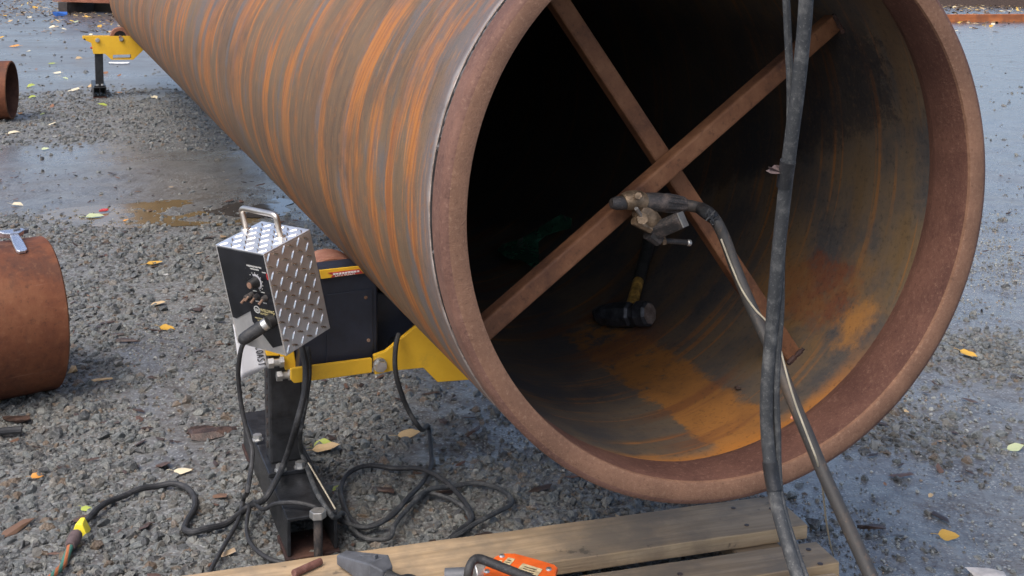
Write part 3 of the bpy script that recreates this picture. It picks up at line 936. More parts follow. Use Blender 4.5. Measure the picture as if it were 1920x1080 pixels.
def post_parts(root, x0, x1, y0, y1, z0, z1, holes=True):
    mb = MB(); mb.box(x0, x1, y0, y1, z0, z1)
    po = mb.build('post', M['black'], root, False, .004)
    mb = MB()
    mb.box(x0 - .012, x1 + .012, y0 - .045, y1 + .045, z0 - .010, z0)
    mb.build('post_base', M['black'], root, False, .002)
    if holes:
        h = MB()
        z = z0 + .03
        while z < z1 - .02:
            h.cyl((x0 - .0012, (y0 + y1) / 2, z), (x0 + .004, (y0 + y1) / 2, z), .0075, n=12)
            z += .0254
        h.build('hole_shade_disc', M['wood_and_shade'], po)  # proud dark discs paint the shade of punched holes; none are cut

# --- near, driven stand
st = empty('roller_stand', Matrix.Translation(Q0) @ FRAME, 'near yellow and black powered roller stand under the pipe mouth, with motor housing', 'roller stand')
foot_parts(st, -.845, -.748, .225, .80)
post_parts(st, -.836, -.768, .463, .530, .098, .46)
b = MB()
for (u, v) in ((-.822, .425), (-.782, .425), (-.842, .60), (-.80, .60)):
    b2 = MB(); b2.cyl((u, v, .0985), (u, v, .101), .013, n=16); hexbolt(b2, (u, v, .101), (0, 0, 1), .010, .010)
    b2.build('bolt', M['steel'], st)
# big jacking bolt standing in the open front end of the foot
b2 = MB(); b2.cyl((-.788, .216, .004), (-.788, .216, .090), .0085, n=14); jb = b2.build('jack_bolt', M['dirty'], st)
b2 = MB(); hexbolt(b2, (-.788, .216, .086), (0, 0, 1), .0165, .014); b2.build('bolt_head', M['steel'], jb, False, .001)
def UZ(px, py, v):
    q = uvz(PV(px, py, v)); return (q.x, q.z)
VP_ = .37
# angle bar
mb = MB()
bar = [UZ(545, 692, VP_), UZ(698, 672, VP_), UZ(698, 699, VP_), UZ(552, 719, VP_), UZ(545, 712, VP_)]
mb.prism(bar, VP_, VP_ + .010)
(ax0, az0), (ax1, az1) = bar[4], bar[2]
mb.box(ax0 + .012, ax1, VP_ + .010, VP_ + .075, min(az0, az1) - .004, min(az0, az1) + .006)
mb.build('angle_bar', M['yellow'], st, False, .002)
# end plates
mb = MB()
pl = [UZ(702, 668, VP_), UZ(724, 660, VP_), UZ(742, 645, VP_), UZ(784, 611, VP_)]
UC = -.2867                      # the pipe's axis in the stand frame
pl += [(-.475, .362), (-.40, .320), (UC, .312), (-.174, .320), (-.099, .362), (-.034, .385), (.0, .36), (.0, .285), (-.05, .262)]
pl += [UZ(876, 714, VP_), UZ(822, 718, VP_), UZ(795, 691, VP_), UZ(736, 697, VP_), UZ(704, 704, VP_)]
mb.prism(pl, VP_ + .004, VP_ + .016)
mb.build('side_plate', M['yellow'], st, False, .0015)
for (px, py) in ((712, 684),):
    u, z = UZ(px, py, VP_)
    b2 = MB(); b2.cyl((u, VP_ + .004, z), (u, VP_ - .004, z), .0145, n=18); hexbolt(b2, (u, VP_ - .004, z), (0, -1, 0), .012, .012)
    b2.build('bolt', M['steel'], st)
# rear plate with the sticker strip, a lifted copy behind the motor
mb = MB()
rp = [(-.88, .43), (-.84, .484), (-.625, .4885), (-.60, .44), (-.585, .33), (-.84, .33)]
mb.prism(rp, .545, .556)
mb.build('side_plate', M['yellow'], st, False, .0015)
# bracket at the post
mb = MB()
brk = [UZ(521, 622, .445), UZ(548, 640, .445), UZ(556, 692, .445), UZ(535, 694, .445), UZ(524, 664, .445)]
mb.prism(brk, .440, .450)
mb.prism([UZ(488, 634, .45), UZ(506, 620, .45), UZ(530, 626, .45), UZ(524, 668, .45), UZ(500, 668, .45), UZ(497, 652, .45)], .451, .4615)
mb.build('post_bracket', M['yellow'], st, False, .002)
for (px, py) in ((517, 680), (533, 704)):
    q = uvz(PV(px, py, .43))
    b2 = MB()
    b2.cyl((q.x + .012, q.y, q.z), (q.x - .006, q.y, q.z), .0075, n=12)
    hexbolt(b2, (q.x - .005, q.y, q.z), (-1, 0, 0), .0115, .011)
    b2.cyl((q.x + .008, q.y, q.z), (q.x + .016, q.y, q.z), .012, n=6)
    b2.build('bolt', M['steel'], st)
# motor housing
mb = MB()
VM = .40
tl, tr, br_, bl = UZ(590, 524, VM), UZ(690, 512, VM), UZ(709, 690, VM), UZ(560, 712, VM)
ch = UZ(709, 535, VM)
hou = [(tl[0] - .02, tl[1]), tr, ch, br_, (bl[0], bl[1])]
mb.prism(hou, VM, VM + .135)
mb.build('motor_housing', M['navy'], st, False, .005)
mb = MB()
cv = [UZ(612, 552, VM), UZ(698, 541, VM), UZ(699, 668, VM), UZ(612, 683, VM)]
mb.prism(cv, VM - .003, VM - .0005)
cvr = mb.build('housing_cover', M['navy'], st, False, .001)
for (px, py) in ((685, 557), (690, 637)):
    u, z = UZ(px, py, VM)
    b2 = MB(); b2.cyl((u, VM - .003, z), (u, VM - .005, z), .0036, n=10); b2.build('screw', M['rusty_bolt'], cvr)
mb = MB()
gv = .455
mb.prism([UZ(700, 545, gv), UZ(738, 552, gv), UZ(768, 586, gv), UZ(790, 620, gv), UZ(742, 680, gv), UZ(700, 690, gv)], gv, gv + .085)
mb.build('gear_case', M['navy'], st, False, .004)
b2 = MB(); u, z = UZ(738, 640, gv); b2.cyl((u, gv + .01, z), (u, gv - .03, z), .011, n=14); b2.build('cable_gland', M['black'], st, True)
# yellow sticker strip along the housing's top edge
mb = MB()
VS_ = VM - .004
stp = [UZ(599, 507, VS_), UZ(672, 499, VS_), UZ(682, 512, VS_), UZ(602, 522.5, VS_)]
mb.prism(stp, VS_ - .002, VS_ + .0035)
strip = mb.build('warning_strip', M['yellow'], st)
mb = MB()
mb.prism([UZ(614, 511, VS_), UZ(673, 504, VS_), UZ(681, 511.5, VS_), UZ(620, 519.5, VS_), UZ(624, 515, VS_)], VS_ - .0032, VS_ - .0022)
mb.build('warning_sticker', M['red'], strip)
(ua, za), (ub, zb) = UZ(626, 513.4, VS_), UZ(674, 507.4, VS_)
sa = math.atan2(zb - za, ub - ua)
for ln, (px, py) in (('DANGER', (625, 518.4)),):
    pass
u, z = UZ(627, 518.2, VS_)
text_mesh('warning_text', 'DANGER', .0105, Matrix.Translation((u, VS_ - .0036, z)) @ Matrix.Rotation(-sa, 4, 'Y') @ Matrix.Rotation(R(90), 4, 'X'), M['white'], strip)
mb = MB()
for k in range(9):
    u, z = UZ(624 + k * 5.6, 513.8 - k * .68, VS_)
    mb.box(u, u + .0045, VS_ - .0042, VS_ - .0034, z - .0012, z + .0022)
mb.build('warning_print', M['white'], strip)
wheel_parts(st, -.678, .565, .650, .425, .075)
# idler side beyond the pipe
mi = lambda u: 2 * UC - u
foot_parts(st, mi(-.748), mi(-.845), .45, 1.0)
post_parts(st, mi(-.768), mi(-.836), .60, .667, .098, .46, False)
mb = MB(); mb.prism([(mi(-.86), .50), (mi(-.66), .44), (mi(-.54), .385), (mi(-.54), .30), (mi(-.84), .30)], .585, .597); mb.build('side_plate', M['yellow'], st, False, .0015)
mb = MB(); mb.box(-.10, .02, .387, .584, .268, .30); mb.build('cross_tie', M['yellow'], st)
wheel_parts(st, mi(-.678), .605, .690, .425, .075)

# --- far idler stand
V2 = 8.46
st2 = empty('roller_stand', Matrix.Translation(W(0, V2, 0)) @ FRAME, 'far yellow and black idler roller stand beneath the distant part of the pipe', 'roller stand')
foot_parts(st2, -.952, -.850, -.02, .62, .092)
mb = MB(); mb.box(-.9035, -.8985, -.018, .05, .012, .085); mb.build('foot_web', M['black'], st2)
post_parts(st2, -.931, -.867, .06, .13, .102, .40)
for (u, v) in ((-.92, .028), (-.88, .028)):
    b2 = MB(); hexbolt(b2, (u, v, .102), (0, 0, 1), .012, .012); b2.build('bolt', M['steel'], st2)
outl = [(-1.018, .512), (-1.026, .500), (-1.018, .487), (-.955, .455), (-.943, .365), (-.851, .363), (-.802, .312), (-.630, .307), (-.560, .372), (-.535, .400), (-.60, .475), (-.64, .507)]
hole = [(-.790, .352), (-.645, .352), (-.645, .318), (-.790, .318)]
mb = MB(); mb.prism(outl, .04, .052, [hole]); mb.build('side_plate', M['yellow'], st2, False, .001)
mb = MB(); mb.prism(outl, .16, .172, [hole]); mb.build('side_plate', M['yellow'], st2, False, .001)
for (px, py) in ((183, 76), (228, 74)):
    u, z = UZ(px, py, V2)
    b2 = MB(); b2.cyl((u, .04, z), (u, .034, z), .018, n=16); hexbolt(b2, (u, .034, z), (0, -1, 0), .014, .02); b2.build('bolt', M['steel'], st2)
u, z = UZ(158.5, 74, V2)
b2 = MB(); b2.cyl((u, .036, z), (u, .0415, z), .007, n=10); b2.build('lug_shade_disc', M['wood_and_shade'], st2)  # dark disc painted for the shade inside the lug's hole
mb = MB(); mb.cyl((-.965, .052, .415), (-.93, .052, .415), .008, n=10); mb.build('lever', M['red'], st2)
wheel_parts(st2, -.728, .065, .145, .500, .080)
foot_parts(st2, mi(-.850), mi(-.952), .0, .60)
post_parts(st2, mi(-.867), mi(-.931), .06, .13, .098, .40, False)
for y_ in (.04, .16):
    mb = MB(); mb.prism([(mi(k[0]), k[1]) for k in outl], y_, y_ + .012, [[(mi(k[0]), k[1]) for k in hole]]); mb.build('side_plate', M['yellow'], st2, False, .001)
wheel_parts(st2, mi(-.728), .065, .145, .500, .080)

# ------------------------------------------------------------------ control box
bx = Vector((.7879, -.6155, .0211)); by = Vector((.5971, .7719, .2182)); bz = Vector((-.1506, -.1593, .9757))
bx.normalize(); by = (by - bx * by.dot(bx)).normalized(); bz = bx.cross(by)
bm_ = Matrix((bx, by, bz)).transposed().to_4x4()
KB = .925                       # the box hangs a little in front of the motor housing
BW, BD, BH = .1492 * KB, .1256 * KB, .2232 * KB
bm_.translation = EYE + (Vector((-.487, 2.3129, .573)) - EYE) * KB - bz * BH
cb = empty('control_box', bm_, 'tilted diamond plate control box with black front panel and carrying handle', 'control box')
binv = bm_.inverted()
def BP(px, py, y=0.0):          # photo pixel -> box frame, on the front panel
    return binv @ onplane(px, py, bm_ @ Vector((0, y, 0)), by)
def BT(px, py):                 # on the top
    return binv @ onplane(px, py, bm_ @ Vector((0, 0, BH)), bz)
t_ = .003
mb = MB()
mb.box(-t_, 0, .0, BD, 0, BH - t_ - .0002)
mb.box(-BW, -BW + t_, .0, BD, 0, BH - t_ - .0002)
mb.box(-BW, 0, .0, BD, BH - t_, BH)
mb.box(-BW + t_ + .0002, -t_ - .0002, BD - t_, BD, 0, BH - t_ - .0002)
mb.box(-BW + t_ + .0002, -t_ - .0002, .003, BD - t_ - .0002, 0, t_)
cover = mb.build('box_cover', M['alum'], cb, False, .0012)
# raised tread bars, crossing pairs
def tread_mesh():
    mb = MB(); L, w_, h = .0100, .0024, .0018
    ring = [(-L, 0, 0), (-L * .45, -w_, 0), (L * .45, -w_, 0), (L, 0, 0), (L * .45, w_, 0), (-L * .45, w_, 0)]
    top = [(-L * .55, 0, h), (L * .55, 0, h)]
    mb.add(ring + top, [(0, 1, 6), (1, 2, 7, 6), (2, 3, 7), (3, 4, 7), (4, 5, 6, 7), (5, 0, 6)])
    o = mb.build('tread_bar', M['alum_bar'], cover)
    return o
proto = tread_mesh()
first = True
def put_tread(mtx):
    global first
    if first:
        o = proto; first = False
    else:
        o = proto.copy(); COL.objects.link(o); o.parent = cover
    o.matrix_local = mtx
pit = .0185
nY, nZ = int(BD / pit) + 1, int(BH / pit) + 1
for i in range(nY + 1):
    for j in range(nZ + 1):
        yy, zz = .008 + i * pit, .010 + j * pit
        if yy > BD - .008 or zz > BH - .009: continue
        ang = R(58) if (i + j) % 2 == 0 else R(-32)
        m_ = Matrix.Translation((.0001, yy, zz)) @ Matrix(((0, 0, 1, 0), (1, 0, 0, 0), (0, 1, 0, 0), (0, 0, 0, 1))) @ Matrix.Rotation(ang, 4, 'Z')
        put_tread(m_)
for i in range(int(BW / pit) + 1):
    for j in range(int(BD / pit) + 1):
        xx, yy = -.010 - i * pit, .009 + j * pit
        if xx < -BW + .009 or yy > BD - .008: continue
        ang = R(52) if (i + j) % 2 == 0 else R(-38)
        put_tread(Matrix.Translation((xx, yy, BH + .0001)) @ Matrix.Rotation(ang, 4, 'Z'))
# front panel
mb = MB(); mb.box(-BW + t_, -t_, .001, .004, .001, BH - t_ - .0005)
panel = mb.build('front_panel', M['alum'], cb)
lo = [BP(*k) for k in ((406, 458), (495, 475), (531, 648), (512, 652), (482, 612), (474, 603), (470, 583), (444, 597), (436, 594))]
mb = MB(); mb.prism([(max(-BW + t_ + .0008, min(-t_ - .0008, k.x)), min(BH - t_ - .001, k.z)) for k in lo], -.0005, .0008)
mb.build('panel_label', M['label_black'], cb)
# dial
kc = BP(481, 528)
arcv = []
for k in range(15):
    t = R(-75 + k * 13.5); arcv.append((kc.x + .0155 * math.cos(t), kc.z + .0155 * math.sin(t)))
for k in range(14, -1, -1):
    t = R(-75 + k * 13.5); arcv.append((kc.x + .0115 * math.cos(t), kc.z + .0115 * math.sin(t)))
mb = MB(); mb.prism(arcv, -.0012, -.0006); mb.build('dial_scale', M['grey'], panel)
mb = MB()
for k in range(9):
    t = R(-70 + k * 26)
    mb.box(kc.x + .018 * math.cos(t) - .0008, kc.x + .018 * math.cos(t) + .0008, -.0011, -.0006, kc.z + .018 * math.sin(t) - .0008, kc.z + .018 * math.sin(t) + .0008)
mb.build('dial_mark', M['ink'], panel)
mb = MB(); mb.cyl((kc.x, -.0006, kc.z), (kc.x, -.017, kc.z), .0105, .0085, 20)
kn = mb.build('dial_knob', M['knob'], panel, True)
mb = MB(); mb.cyl((kc.x, -.017, kc.z), (kc.x, -.0185, kc.z), .0060, n=16); mb.build('knob_cap', M['copper'], kn, True)
for (px, py) in ((466, 556), (484, 555), (499, 558), (473, 552)):
    q = BP(px, py)
    mb = MB(); mb.cyl((q.x, -.0006, q.z), (q.x, -.009, q.z), .0062, .005, 12); sw = mb.build('switch', M['dirty'], panel, True)
    mb = MB(); mb.cyl((q.x, -.009, q.z), (q.x - .002, -.018, q.z - .006), .0020, .0028, 8); mb.build('toggle', M['rusty_bolt'], sw, True)
def strip_print(name, a, b, h, mat):
    A, B = BP(*a), BP(*b)
    mb = MB(); n = 12
    for k in range(n):
        x0 = A.x + (B.x - A.x) * k / n; x1 = x0 + (B.x - A.x) / n * .62; z = A.z + (B.z - A.z) * k / n
        mb.box(x0, x1, -.0011, -.0006, z - h * (.35 + .15 * (k % 3)), z + h * .5)
    mb.build(name, mat, panel)
strip_print('panel_text', (463, 497), (491, 502.5), .0030, M['ink'])
strip_print('panel_text', (470, 503), (486, 506.5), .0024, M['ink'])
strip_print('panel_text', (479, 595), (500, 599), .0020, M['gold'])
strip_print('panel_text', (484, 600), (498, 603), .0020, M['gold'])
for (px, py) in ((478, 545), (493, 548), (495, 511), (483, 564.5), (497, 568)):
    strip_print('panel_text', (px - 3, py - .5), (px + 4, py + .6), .0018, M['ink'])
# round emblem and the two words beside it
ec = BP(482.5, 580)
ring, ring2 = [], []
for k in range(24):
    t = 2 * math.pi * k / 24
    ring.append((ec.x + .0088 * math.cos(t), ec.z + .0075 * math.sin(t))); ring2.append((ec.x + .0068 * math.cos(t), ec.z + .0056 * math.sin(t)))
mb = MB(); mb.prism(ring, -.0011, -.0006, [ring2]); em = mb.build('emblem', M['ink'], panel)
for (px, py, tx, sz, mt) in ((480.0, 583.5, 'W', .0105, 'ink'), (489.5, 583.0, 'WELDING', .0088, 'gold'), (489.5, 588.6, 'AUTOMATION', .0056, 'gold')):
    q = BP(px, py)
    text_mesh('panel_lettering', tx, sz, Matrix.Translation((q.x, -.0012, q.z)) @ Matrix.Rotation(R(90), 4, 'X'), M[mt], panel)
# red lamp on the edge
q = BP(503, 519); mb = MB(); mb.box(-.004, -.0012, -.0013, -.0004, q.z - .006, q.z + .006); mb.build('edge_lamp', M['red'], panel)
# handle
f1, f2 = BT(461, 429), BT(526, 444)
hz = .044
up = Vector((0, 0, 1))
def lerp(a, b, t): return a + (b - a) * t
mb = MB()
mb.tube([f1, f1 + up * hz * .55, f1 + up * hz * .86, lerp(f1, f2, .05) + up * hz * .97, lerp(f1, f2, .16) + up * hz, lerp(f1, f2, .5) + up * hz, lerp(f1, f2, .84) + up * hz,
         lerp(f1, f2, .95) + up * hz * .97, f2 + up * hz * .86, f2 + up * hz * .55, f2], .0056, 12, 5)
hd = mb.build('carry_handle', M['handle'], cb, True)
for f in (f1, f2):
    mb = MB(); mb.cyl(f + up * .0003, f + up * .003, .0105, .0085, 16); mb.build('handle_weld', M['handle'], hd, True)
# plug in the panel
q0 = BP(511, 600)
mb = MB(); mb.cyl((q0.x, -.0006, q0.z), (q0.x, -.014, q0.z), .0125, n=18); sk = mb.build('socket', M['knob'], panel, True)
pd = (Vector((-.62, -.66, -.40))).normalized()
ps = Vector((q0.x, -.012, q0.z))

# ------------------------------------------------------------------ cables of the control box
def cable(name, pts, r, mat, label, cat='cable', group=None, n=10, sub=6, rad=None):
    c0 = Vector(pts[0])
    mb = MB(); mb.tube([Vector(p) - c0 for p in pts], r, n, sub, rad)
    o = mb.build(name, mat, None, True)
    o.location = c0
    return tag(o, label, cat, group)
p_end = bm_ @ (ps + pd * .07)
cA = empty('control_cable', Matrix.Translation(bm_ @ ps), 'thin black cable hanging from the plug in the control panel down to the gravel', 'cable')
rel = lambda p: Vector(p) - cA.location
mb = MB(); mb.cyl(rel(bm_ @ ps), rel(bm_ @ (ps + pd * .012)), .0115, n=16); mb.build('plug_ring', M['steel'], cA, True)
mb = MB(); mb.tube([rel(bm_ @ (ps + pd * .010)), rel(bm_ @ (ps + pd * .03)), rel(bm_ @ (ps + pd * .052)), rel(PV(465, 632, .27)), rel(PV(458, 641, .28))], .012, 14, 5, [.0125, .0125, .0115, .0085, .0075])
mb.build('plug_body', M['rubber'], cA, True)
q_ = PV(473, 619, .262)
pth = [PV(460, 639, .28), PV(452, 655, .285), PV(447, 690, .30), PV(448, 725, .31), PV(455, 775, .31), PV(464, 810, .30), PV(473, 845, .28), PV(470, 885, .25), PV(463, 925, .20), G(458, 955, .025), G(447, 985, .012), G(428, 1020, .010), G(408, 1060, .010), G(385, 1100, .010)]
mb = MB(); mb.tube([rel(p) for p in pth], .0046, 10, 6); mb.build('cable_sheath', M['rubber'], cA, True)

pth = [PV(566, 650, .36), PV(573, 690, .345), PV(570, 740, .33), PV(556, 795, .31), gnd(543, 840, .16), gnd(530, 875, .115), gnd(514, 908, .10), gnd(494, 938, .075), G(468, 968, .022), G(425, 992, .012), G(390, 1006, .010), G(362, 1012, .009), G(346, 1003, .009), G(352, 985, .009), G(365, 965, .010), G(364, 942, .010), G(350, 924, .010), G(325, 916, .010), G(295, 918, .010), G(262, 927, .010), G(230, 940, .010), G(205, 953, .011), G(185, 968, .012), G(170, 985, .013), G(159, 1000, .014)]
cable('power_cord', pth, .0064, M['rubber'], 'thicker black power cord from under the control box curling left to the yellow plug')
pth = [PV(577, 650, .37), PV(580, 700, .36), PV(572, 760, .345), PV(563, 810, .32), gnd(565, 845, .12), gnd(577, 880, .098), gnd(590, 915, .097), gnd(607, 945, .097), gnd(626, 970, .080), G(643, 992, .028), G(662, 1010, .014), G(690, 1020, .008), G(730, 1018, .010), G(740, 1000, .018), G(760, 975, .022), G(800, 940, .022), G(845, 925, .016), G(890, 918, .014), G(930, 925, .012), G(955, 942, .012), G(958, 958, .012), G(935, 972, .014), G(895, 990, .014), G(850, 1012, .010), G(810, 1030, .008), G(770, 1040, .008)]
cable('motor_cable', pth, .0050, M['rubber_old'], 'grey black cable looping widest to the right of the stand foot')
pth = [PV(748, 626, .36), PV(742, 650, .345), PV(741, 690, .34), PV(750, 730, .345), PV(766, 770, .36), PV(790, 805, .38), G(803, 838, .05), G(809, 870, .014), G(806, 895, .012), G(790, 925, .02), G(765, 955, .024), G(738, 985, .024), G(710, 998, .018), G(680, 1004, .014), G(655, 985, .016), G(641, 955, .018), G(640, 925, .016), G(655, 903, .016), G(690, 893, .016), G(740, 894, .014), G(790, 902, .022), G(835, 920, .02), G(865, 942, .012), G(879, 962, .010), G(884, 980, .010), G(862, 1000, .012), G(838, 1018, .010), G(815, 1032, .008)]
cable('motor_cable', pth, .0052, M['rubber'], 'black cable from the gear motor dropping into the coil beside the foot')
pth = [G(884, 985, .008), G(872, 962, .010), G(845, 945, .012), G(805, 938, .014), G(775, 950, .018), G(745, 975, .028), G(715, 1000, .02), G(680, 1010, .020), G(640, 1000, .020), G(622, 985, .02)]
cable('loose_cable', pth, .0044, M['rubber_old'], 'short inner loop of thin cable within the coil by the stand foot')
pth = [G(640, 985, .012), gnd(618, 970, .045), gnd(600, 955, .092), gnd(575, 946, .102), gnd(545, 942, .104), gnd(515, 945, .095), gnd(492, 955, .07), G(474, 972, .035), G(464, 990, .02), G(464, 1015, .012), G(478, 1040, .010), G(505, 1060, .008), G(535, 1066, .008)]
cable('loose_cable', pth, .0043, M['rubber'], 'thin black cable arched over the open end of the stand foot')
pth = [G(580, 870, .0) + Vector((0, 0, .05)), G(607, 905, .05), G(630, 950, .01)]
cable('thin_wire', [PV(578, 868, .36), PV(603, 910, .27), PV(629, 955, .20)], .0016, M['beige'], 'thin pale wire running down along the right edge of the stand foot', 'wire')

# yellow plug at the end of the power cord
pl0 = G(159, 1000, .013); pl1 = G(143, 1021, .014); pl2 = G(132, 1044, .013)
yp_ = empty('extension_plug', Matrix.Translation(pl0), 'bright yellow plug joint lying on gravel at the end of the power cord', 'plug')
dz = (pl1 - pl0).normalized(); sx_ = dz.cross(Vector((0, 0, 1))).normalized(); uz_ = sx_.cross(dz)
pm2 = Matrix((sx_, dz, uz_)).transposed().to_4x4()
mb = MB()
mb.add([(-.014, .002, -.012), (.014, .002, -.012), (.004, .006, .016), (-.004, .006, .016), (-.017, .032, -.012), (.017, .032, -.012), (.007, .029, .014), (-.007, .029, .014)],
       [(0, 1, 2, 3), (7, 6, 5, 4), (0, 4, 5, 1), (1, 5, 6, 2), (2, 6, 7, 3), (3, 7, 4, 0)], pm2)
mb.build('plug_cap', M['lemon'], yp_, False, .002)
rl = lambda p: p - pl0
mb = MB(); mb.tube([rl(pl1), rl(lerp(pl1, pl2, .35)), rl(lerp(pl1, pl2, .7)), rl(pl2)], .012, 12, 4, [.0125, .0135, .0125, .009]); mb.build('plug_socket', M['mauve'], yp_, True)
q = NT('striped_cord')
xg, yg, zg = q.sep(q.coord())
q.set(q.mix(q.ss(q.math('SINE', q.math('ADD', q.math('MULTIPLY', xg, 520), q.math('MULTIPLY', yg, 130))), -.2, .2), (.36, .12, .045), (.055, .17, .13)), .5)
M['stripe'] = q.m
cable('striped_cable', [pl2, G(126, 1055, .011), G(118, 1070, .010), G(106, 1085, .009), G(85, 1105, .009)], .0065, M['stripe'], 'green and orange striped extension cord leaving the yellow plug')
cable('hose', [G(-60, 832, .012), G(-10, 822, .012), G(20, 817, .012), G(41, 815, .012)], .0095, M['rubber'], 'stub of black hose on the gravel below the big short pipe', 'hose')

# ------------------------------------------------------------------ paper tag
pv_ = .455
c4 = [UZ(437, 608, pv_), UZ(495, 640, pv_), UZ(501.5, 688, pv_), UZ(452, 712, pv_)]
q0w = PV(466, 660, pv_)
tg = empty('paper_tag', Matrix.Translation(W(0, 0, 0)) @ FRAME, 'white paper tag with handwritten letters hanging behind the control box', 'paper tag')
mb = MB(); nn = 8
for i in range(nn + 1):
    for j in range(nn + 1):
        s_, t = i / nn, j / nn
        top = Vector((*c4[0], 0)).lerp(Vector((*c4[1], 0)), s_); bot = Vector((*c4[3], 0)).lerp(Vector((*c4[2], 0)), s_)
        q = top.lerp(bot, t)
        mb.v.append(Vector((q.x, pv_ - -.004 * math.sin(s_ * 3.1) * t + 0.002 * math.sin(t * 5), q.y)))
for i in range(nn):
    for j in range(nn):
        a = i * (nn + 1) + j
        mb.f.append([a, a + nn + 1, a + nn + 2, a + 1]); mb.mi.append(0)
sheet = mb.build('paper_sheet', M['paper'], tg, True)
so_ = sheet.modifiers.new('thick', 'SOLIDIFY'); so_.thickness = .0006
# handwriting, top to bottom down the tag: WEST COAST
GLY = {'W': [[(0, 1), (.25, 0), (.5, .8), (.75, 0), (1, 1)]], 'E': [[(.8, 1), (.1, 1), (.05, 0), (.85, .02)], [(.08, .5), (.65, .52)]],
       'S': [[(.8, .9), (.45, 1), (.12, .8), (.3, .55), (.7, .42), (.78, .15), (.4, 0), (.05, .12)]], 'T': [[(0, 1), (1, .98)], [(.5, .98), (.47, 0)]],
       'C': [[(.85, .85), (.5, 1), (.12, .7), (.1, .3), (.4, 0), (.85, .12)]], 'O': [[(.5, 1), (.12, .75), (.12, .25), (.5, 0), (.88, .25), (.88, .75), (.5, 1)]],
       'A': [[(.02, 0), (.5, 1), (.95, 0)], [(.2, .38), (.8, .38)]]}
def tag_pt(px, py):
    u, z = UZ(px, py, pv_)
    # same bow as the sheet
    best = (px - (437 + 15 * (py - 608) / 104)) / 52.0
    t = (py - 625) / 75.0
    return Vector((u, pv_ + .004 * math.sin(max(0, min(1, best)) * 3.1) * max(0, min(1, t)) + .002 * math.sin(max(0, t) * 5) - .0022, z))
row0 = Vector((474, 622)); adv = Vector((.165, .986)); perp = Vector((.97, -.18))
mb = MB()
k = 0.0
for chh in 'WEST COAST':
    if chh == ' ':
        continue
    for stn in GLY[chh]:
        pp = []
        for (a, c) in stn:
            q = row0 + adv * (k + a * 5.6) + perp * (c * 13.0)
            pp.append(tag_pt(q.x, q.y))
        mb.tube(pp, .0010, 5, 3)
    k += 7.4
mb.build('handwriting', M['inkpen'], tg, True)

# ------------------------------------------------------------------ ground clamp on the brace
KS = .7667                     # clamp parts were gauged at a longer distance
VC = .222 * KS
def C3(px, py, v=.222): return PP(px, py, v * KS)
base = C3(1200, 385)
cl = empty('ground_clamp', Matrix.Translation(base), 'dirty brass earth clamp with black rubber boot gripping the front brace bar', 'clamp')
r3 = lambda p: p - base
mb = MB(); mb.tube([r3(C3(1146, 381)), r3(C3(1156, 381)), r3(C3(1172, 380)), r3(C3(1190, 377))], .01073, 14, 4, [.00767, .01112, .01112, .01035]); mb.build('lug', M['dirty'], cl, True)
mb = MB(); mb.tube([r3(C3(1170, 379)), r3(C3(1180, 376)), r3(C3(1196, 376)), r3(C3(1208, 380))], .01457, 14, 4, [.01342, .01572, .01610, .01380]); mb.build('swivel_body', M['brass'], cl, True)
b2 = MB(); b2.cyl(r3(C3(1196, 368, .21)), r3(C3(1197, 367, .188)), .00598, n=6); b2.build('bolt', M['brass'], cl)
mb = MB()
a_, b_ = r3(C3(1207, 377)), r3(C3(1284, 384))
mb.tube([a_, lerp(a_, b_, .06134), lerp(a_, b_, .3), lerp(a_, b_, .48), lerp(a_, b_, .55), lerp(a_, b_, .8), b_], .01457, 16, 4, [.01073, .01418, .01572, .01533, .01495, .01265, .01112])
bt = mb.build('rubber_boot', M['dirty'], cl, True)
ax = (b_ - a_).normalized(); o1 = ax.orthogonal().normalized(); o2 = ax.cross(o1)
for k in range(9):
    t = 2 * math.pi * k / 9
    dv = o1 * math.cos(t) + o2 * math.sin(t)
    mb = MB(); mb.tube([lerp(a_, b_, .50) + dv * .01418, lerp(a_, b_, .75) + dv * .01319, lerp(a_, b_, .985) + dv * .01089], .00199, 6, 3); mb.build('boot_rib', M['dirty'], bt, True)
mb = MB(); mb.tube([r3(C3(1196, 392)), r3(C3(1206, 400)), r3(C3(1219, 412)), r3(C3(1232, 420))], .01533, 14, 4, [.01380, .01687, .01763, .01227]); mb.build('jaw_upper', M['brass'], cl, True)
mb = MB(); mb.cyl(r3(C3(1204, 409, .21)), r3(C3(1205, 410, .192)), .00958, n=6); mb.cyl(r3(C3(1188, 413, .215)), r3(C3(1220, 428, .215)), .00767, .00920, 8); mb.build('jaw_nut', M['brass'], cl)
mb = MB(); mb.cyl(r3(C3(1204, 408, .20)), r3(C3(1193, 391, .185)), .00322, n=10); mb.build('clamp_screw', M['steel'], cl, True)
# steel arm with square end, its drill hole a dark disc
a_, b_ = C3(1222, 436), C3(1279, 412, .165)
bb = bar_between('jaw_lower', r3(a_), r3(b_), .02453, .01840, M['dirty'], cl, D * 1.0)
mb = MB(); e = r3(b_); dd = (b_ - a_).normalized(); n1 = (Vector((0, 0, 1)) - dd * dd.z).normalized(); n2 = dd.cross(n1)
q4 = [e + dd * .00046 + n1 * (.01227 * i) + n2 * (.00920 * j) - D * .0 for i, j in ((-1, -1), (1, -1), (1, 1), (-1, 1))]
mb.add(q4 + [p + dd * .002 for p in q4], [(0, 1, 2, 3), (7, 6, 5, 4), (0, 4, 5, 1), (1, 5, 6, 2), (2, 6, 7, 3), (3, 7, 4, 0)])
mb.build('jaw_end', M['steel'], cl)
mb = MB(); mb.cyl(e + dd * .00199, e + dd * .00245, .00552, n=14); mb.build('drill_shade_disc', M['wood_and_shade'], cl)  # dark disc stands in for the shaded depth of the hole
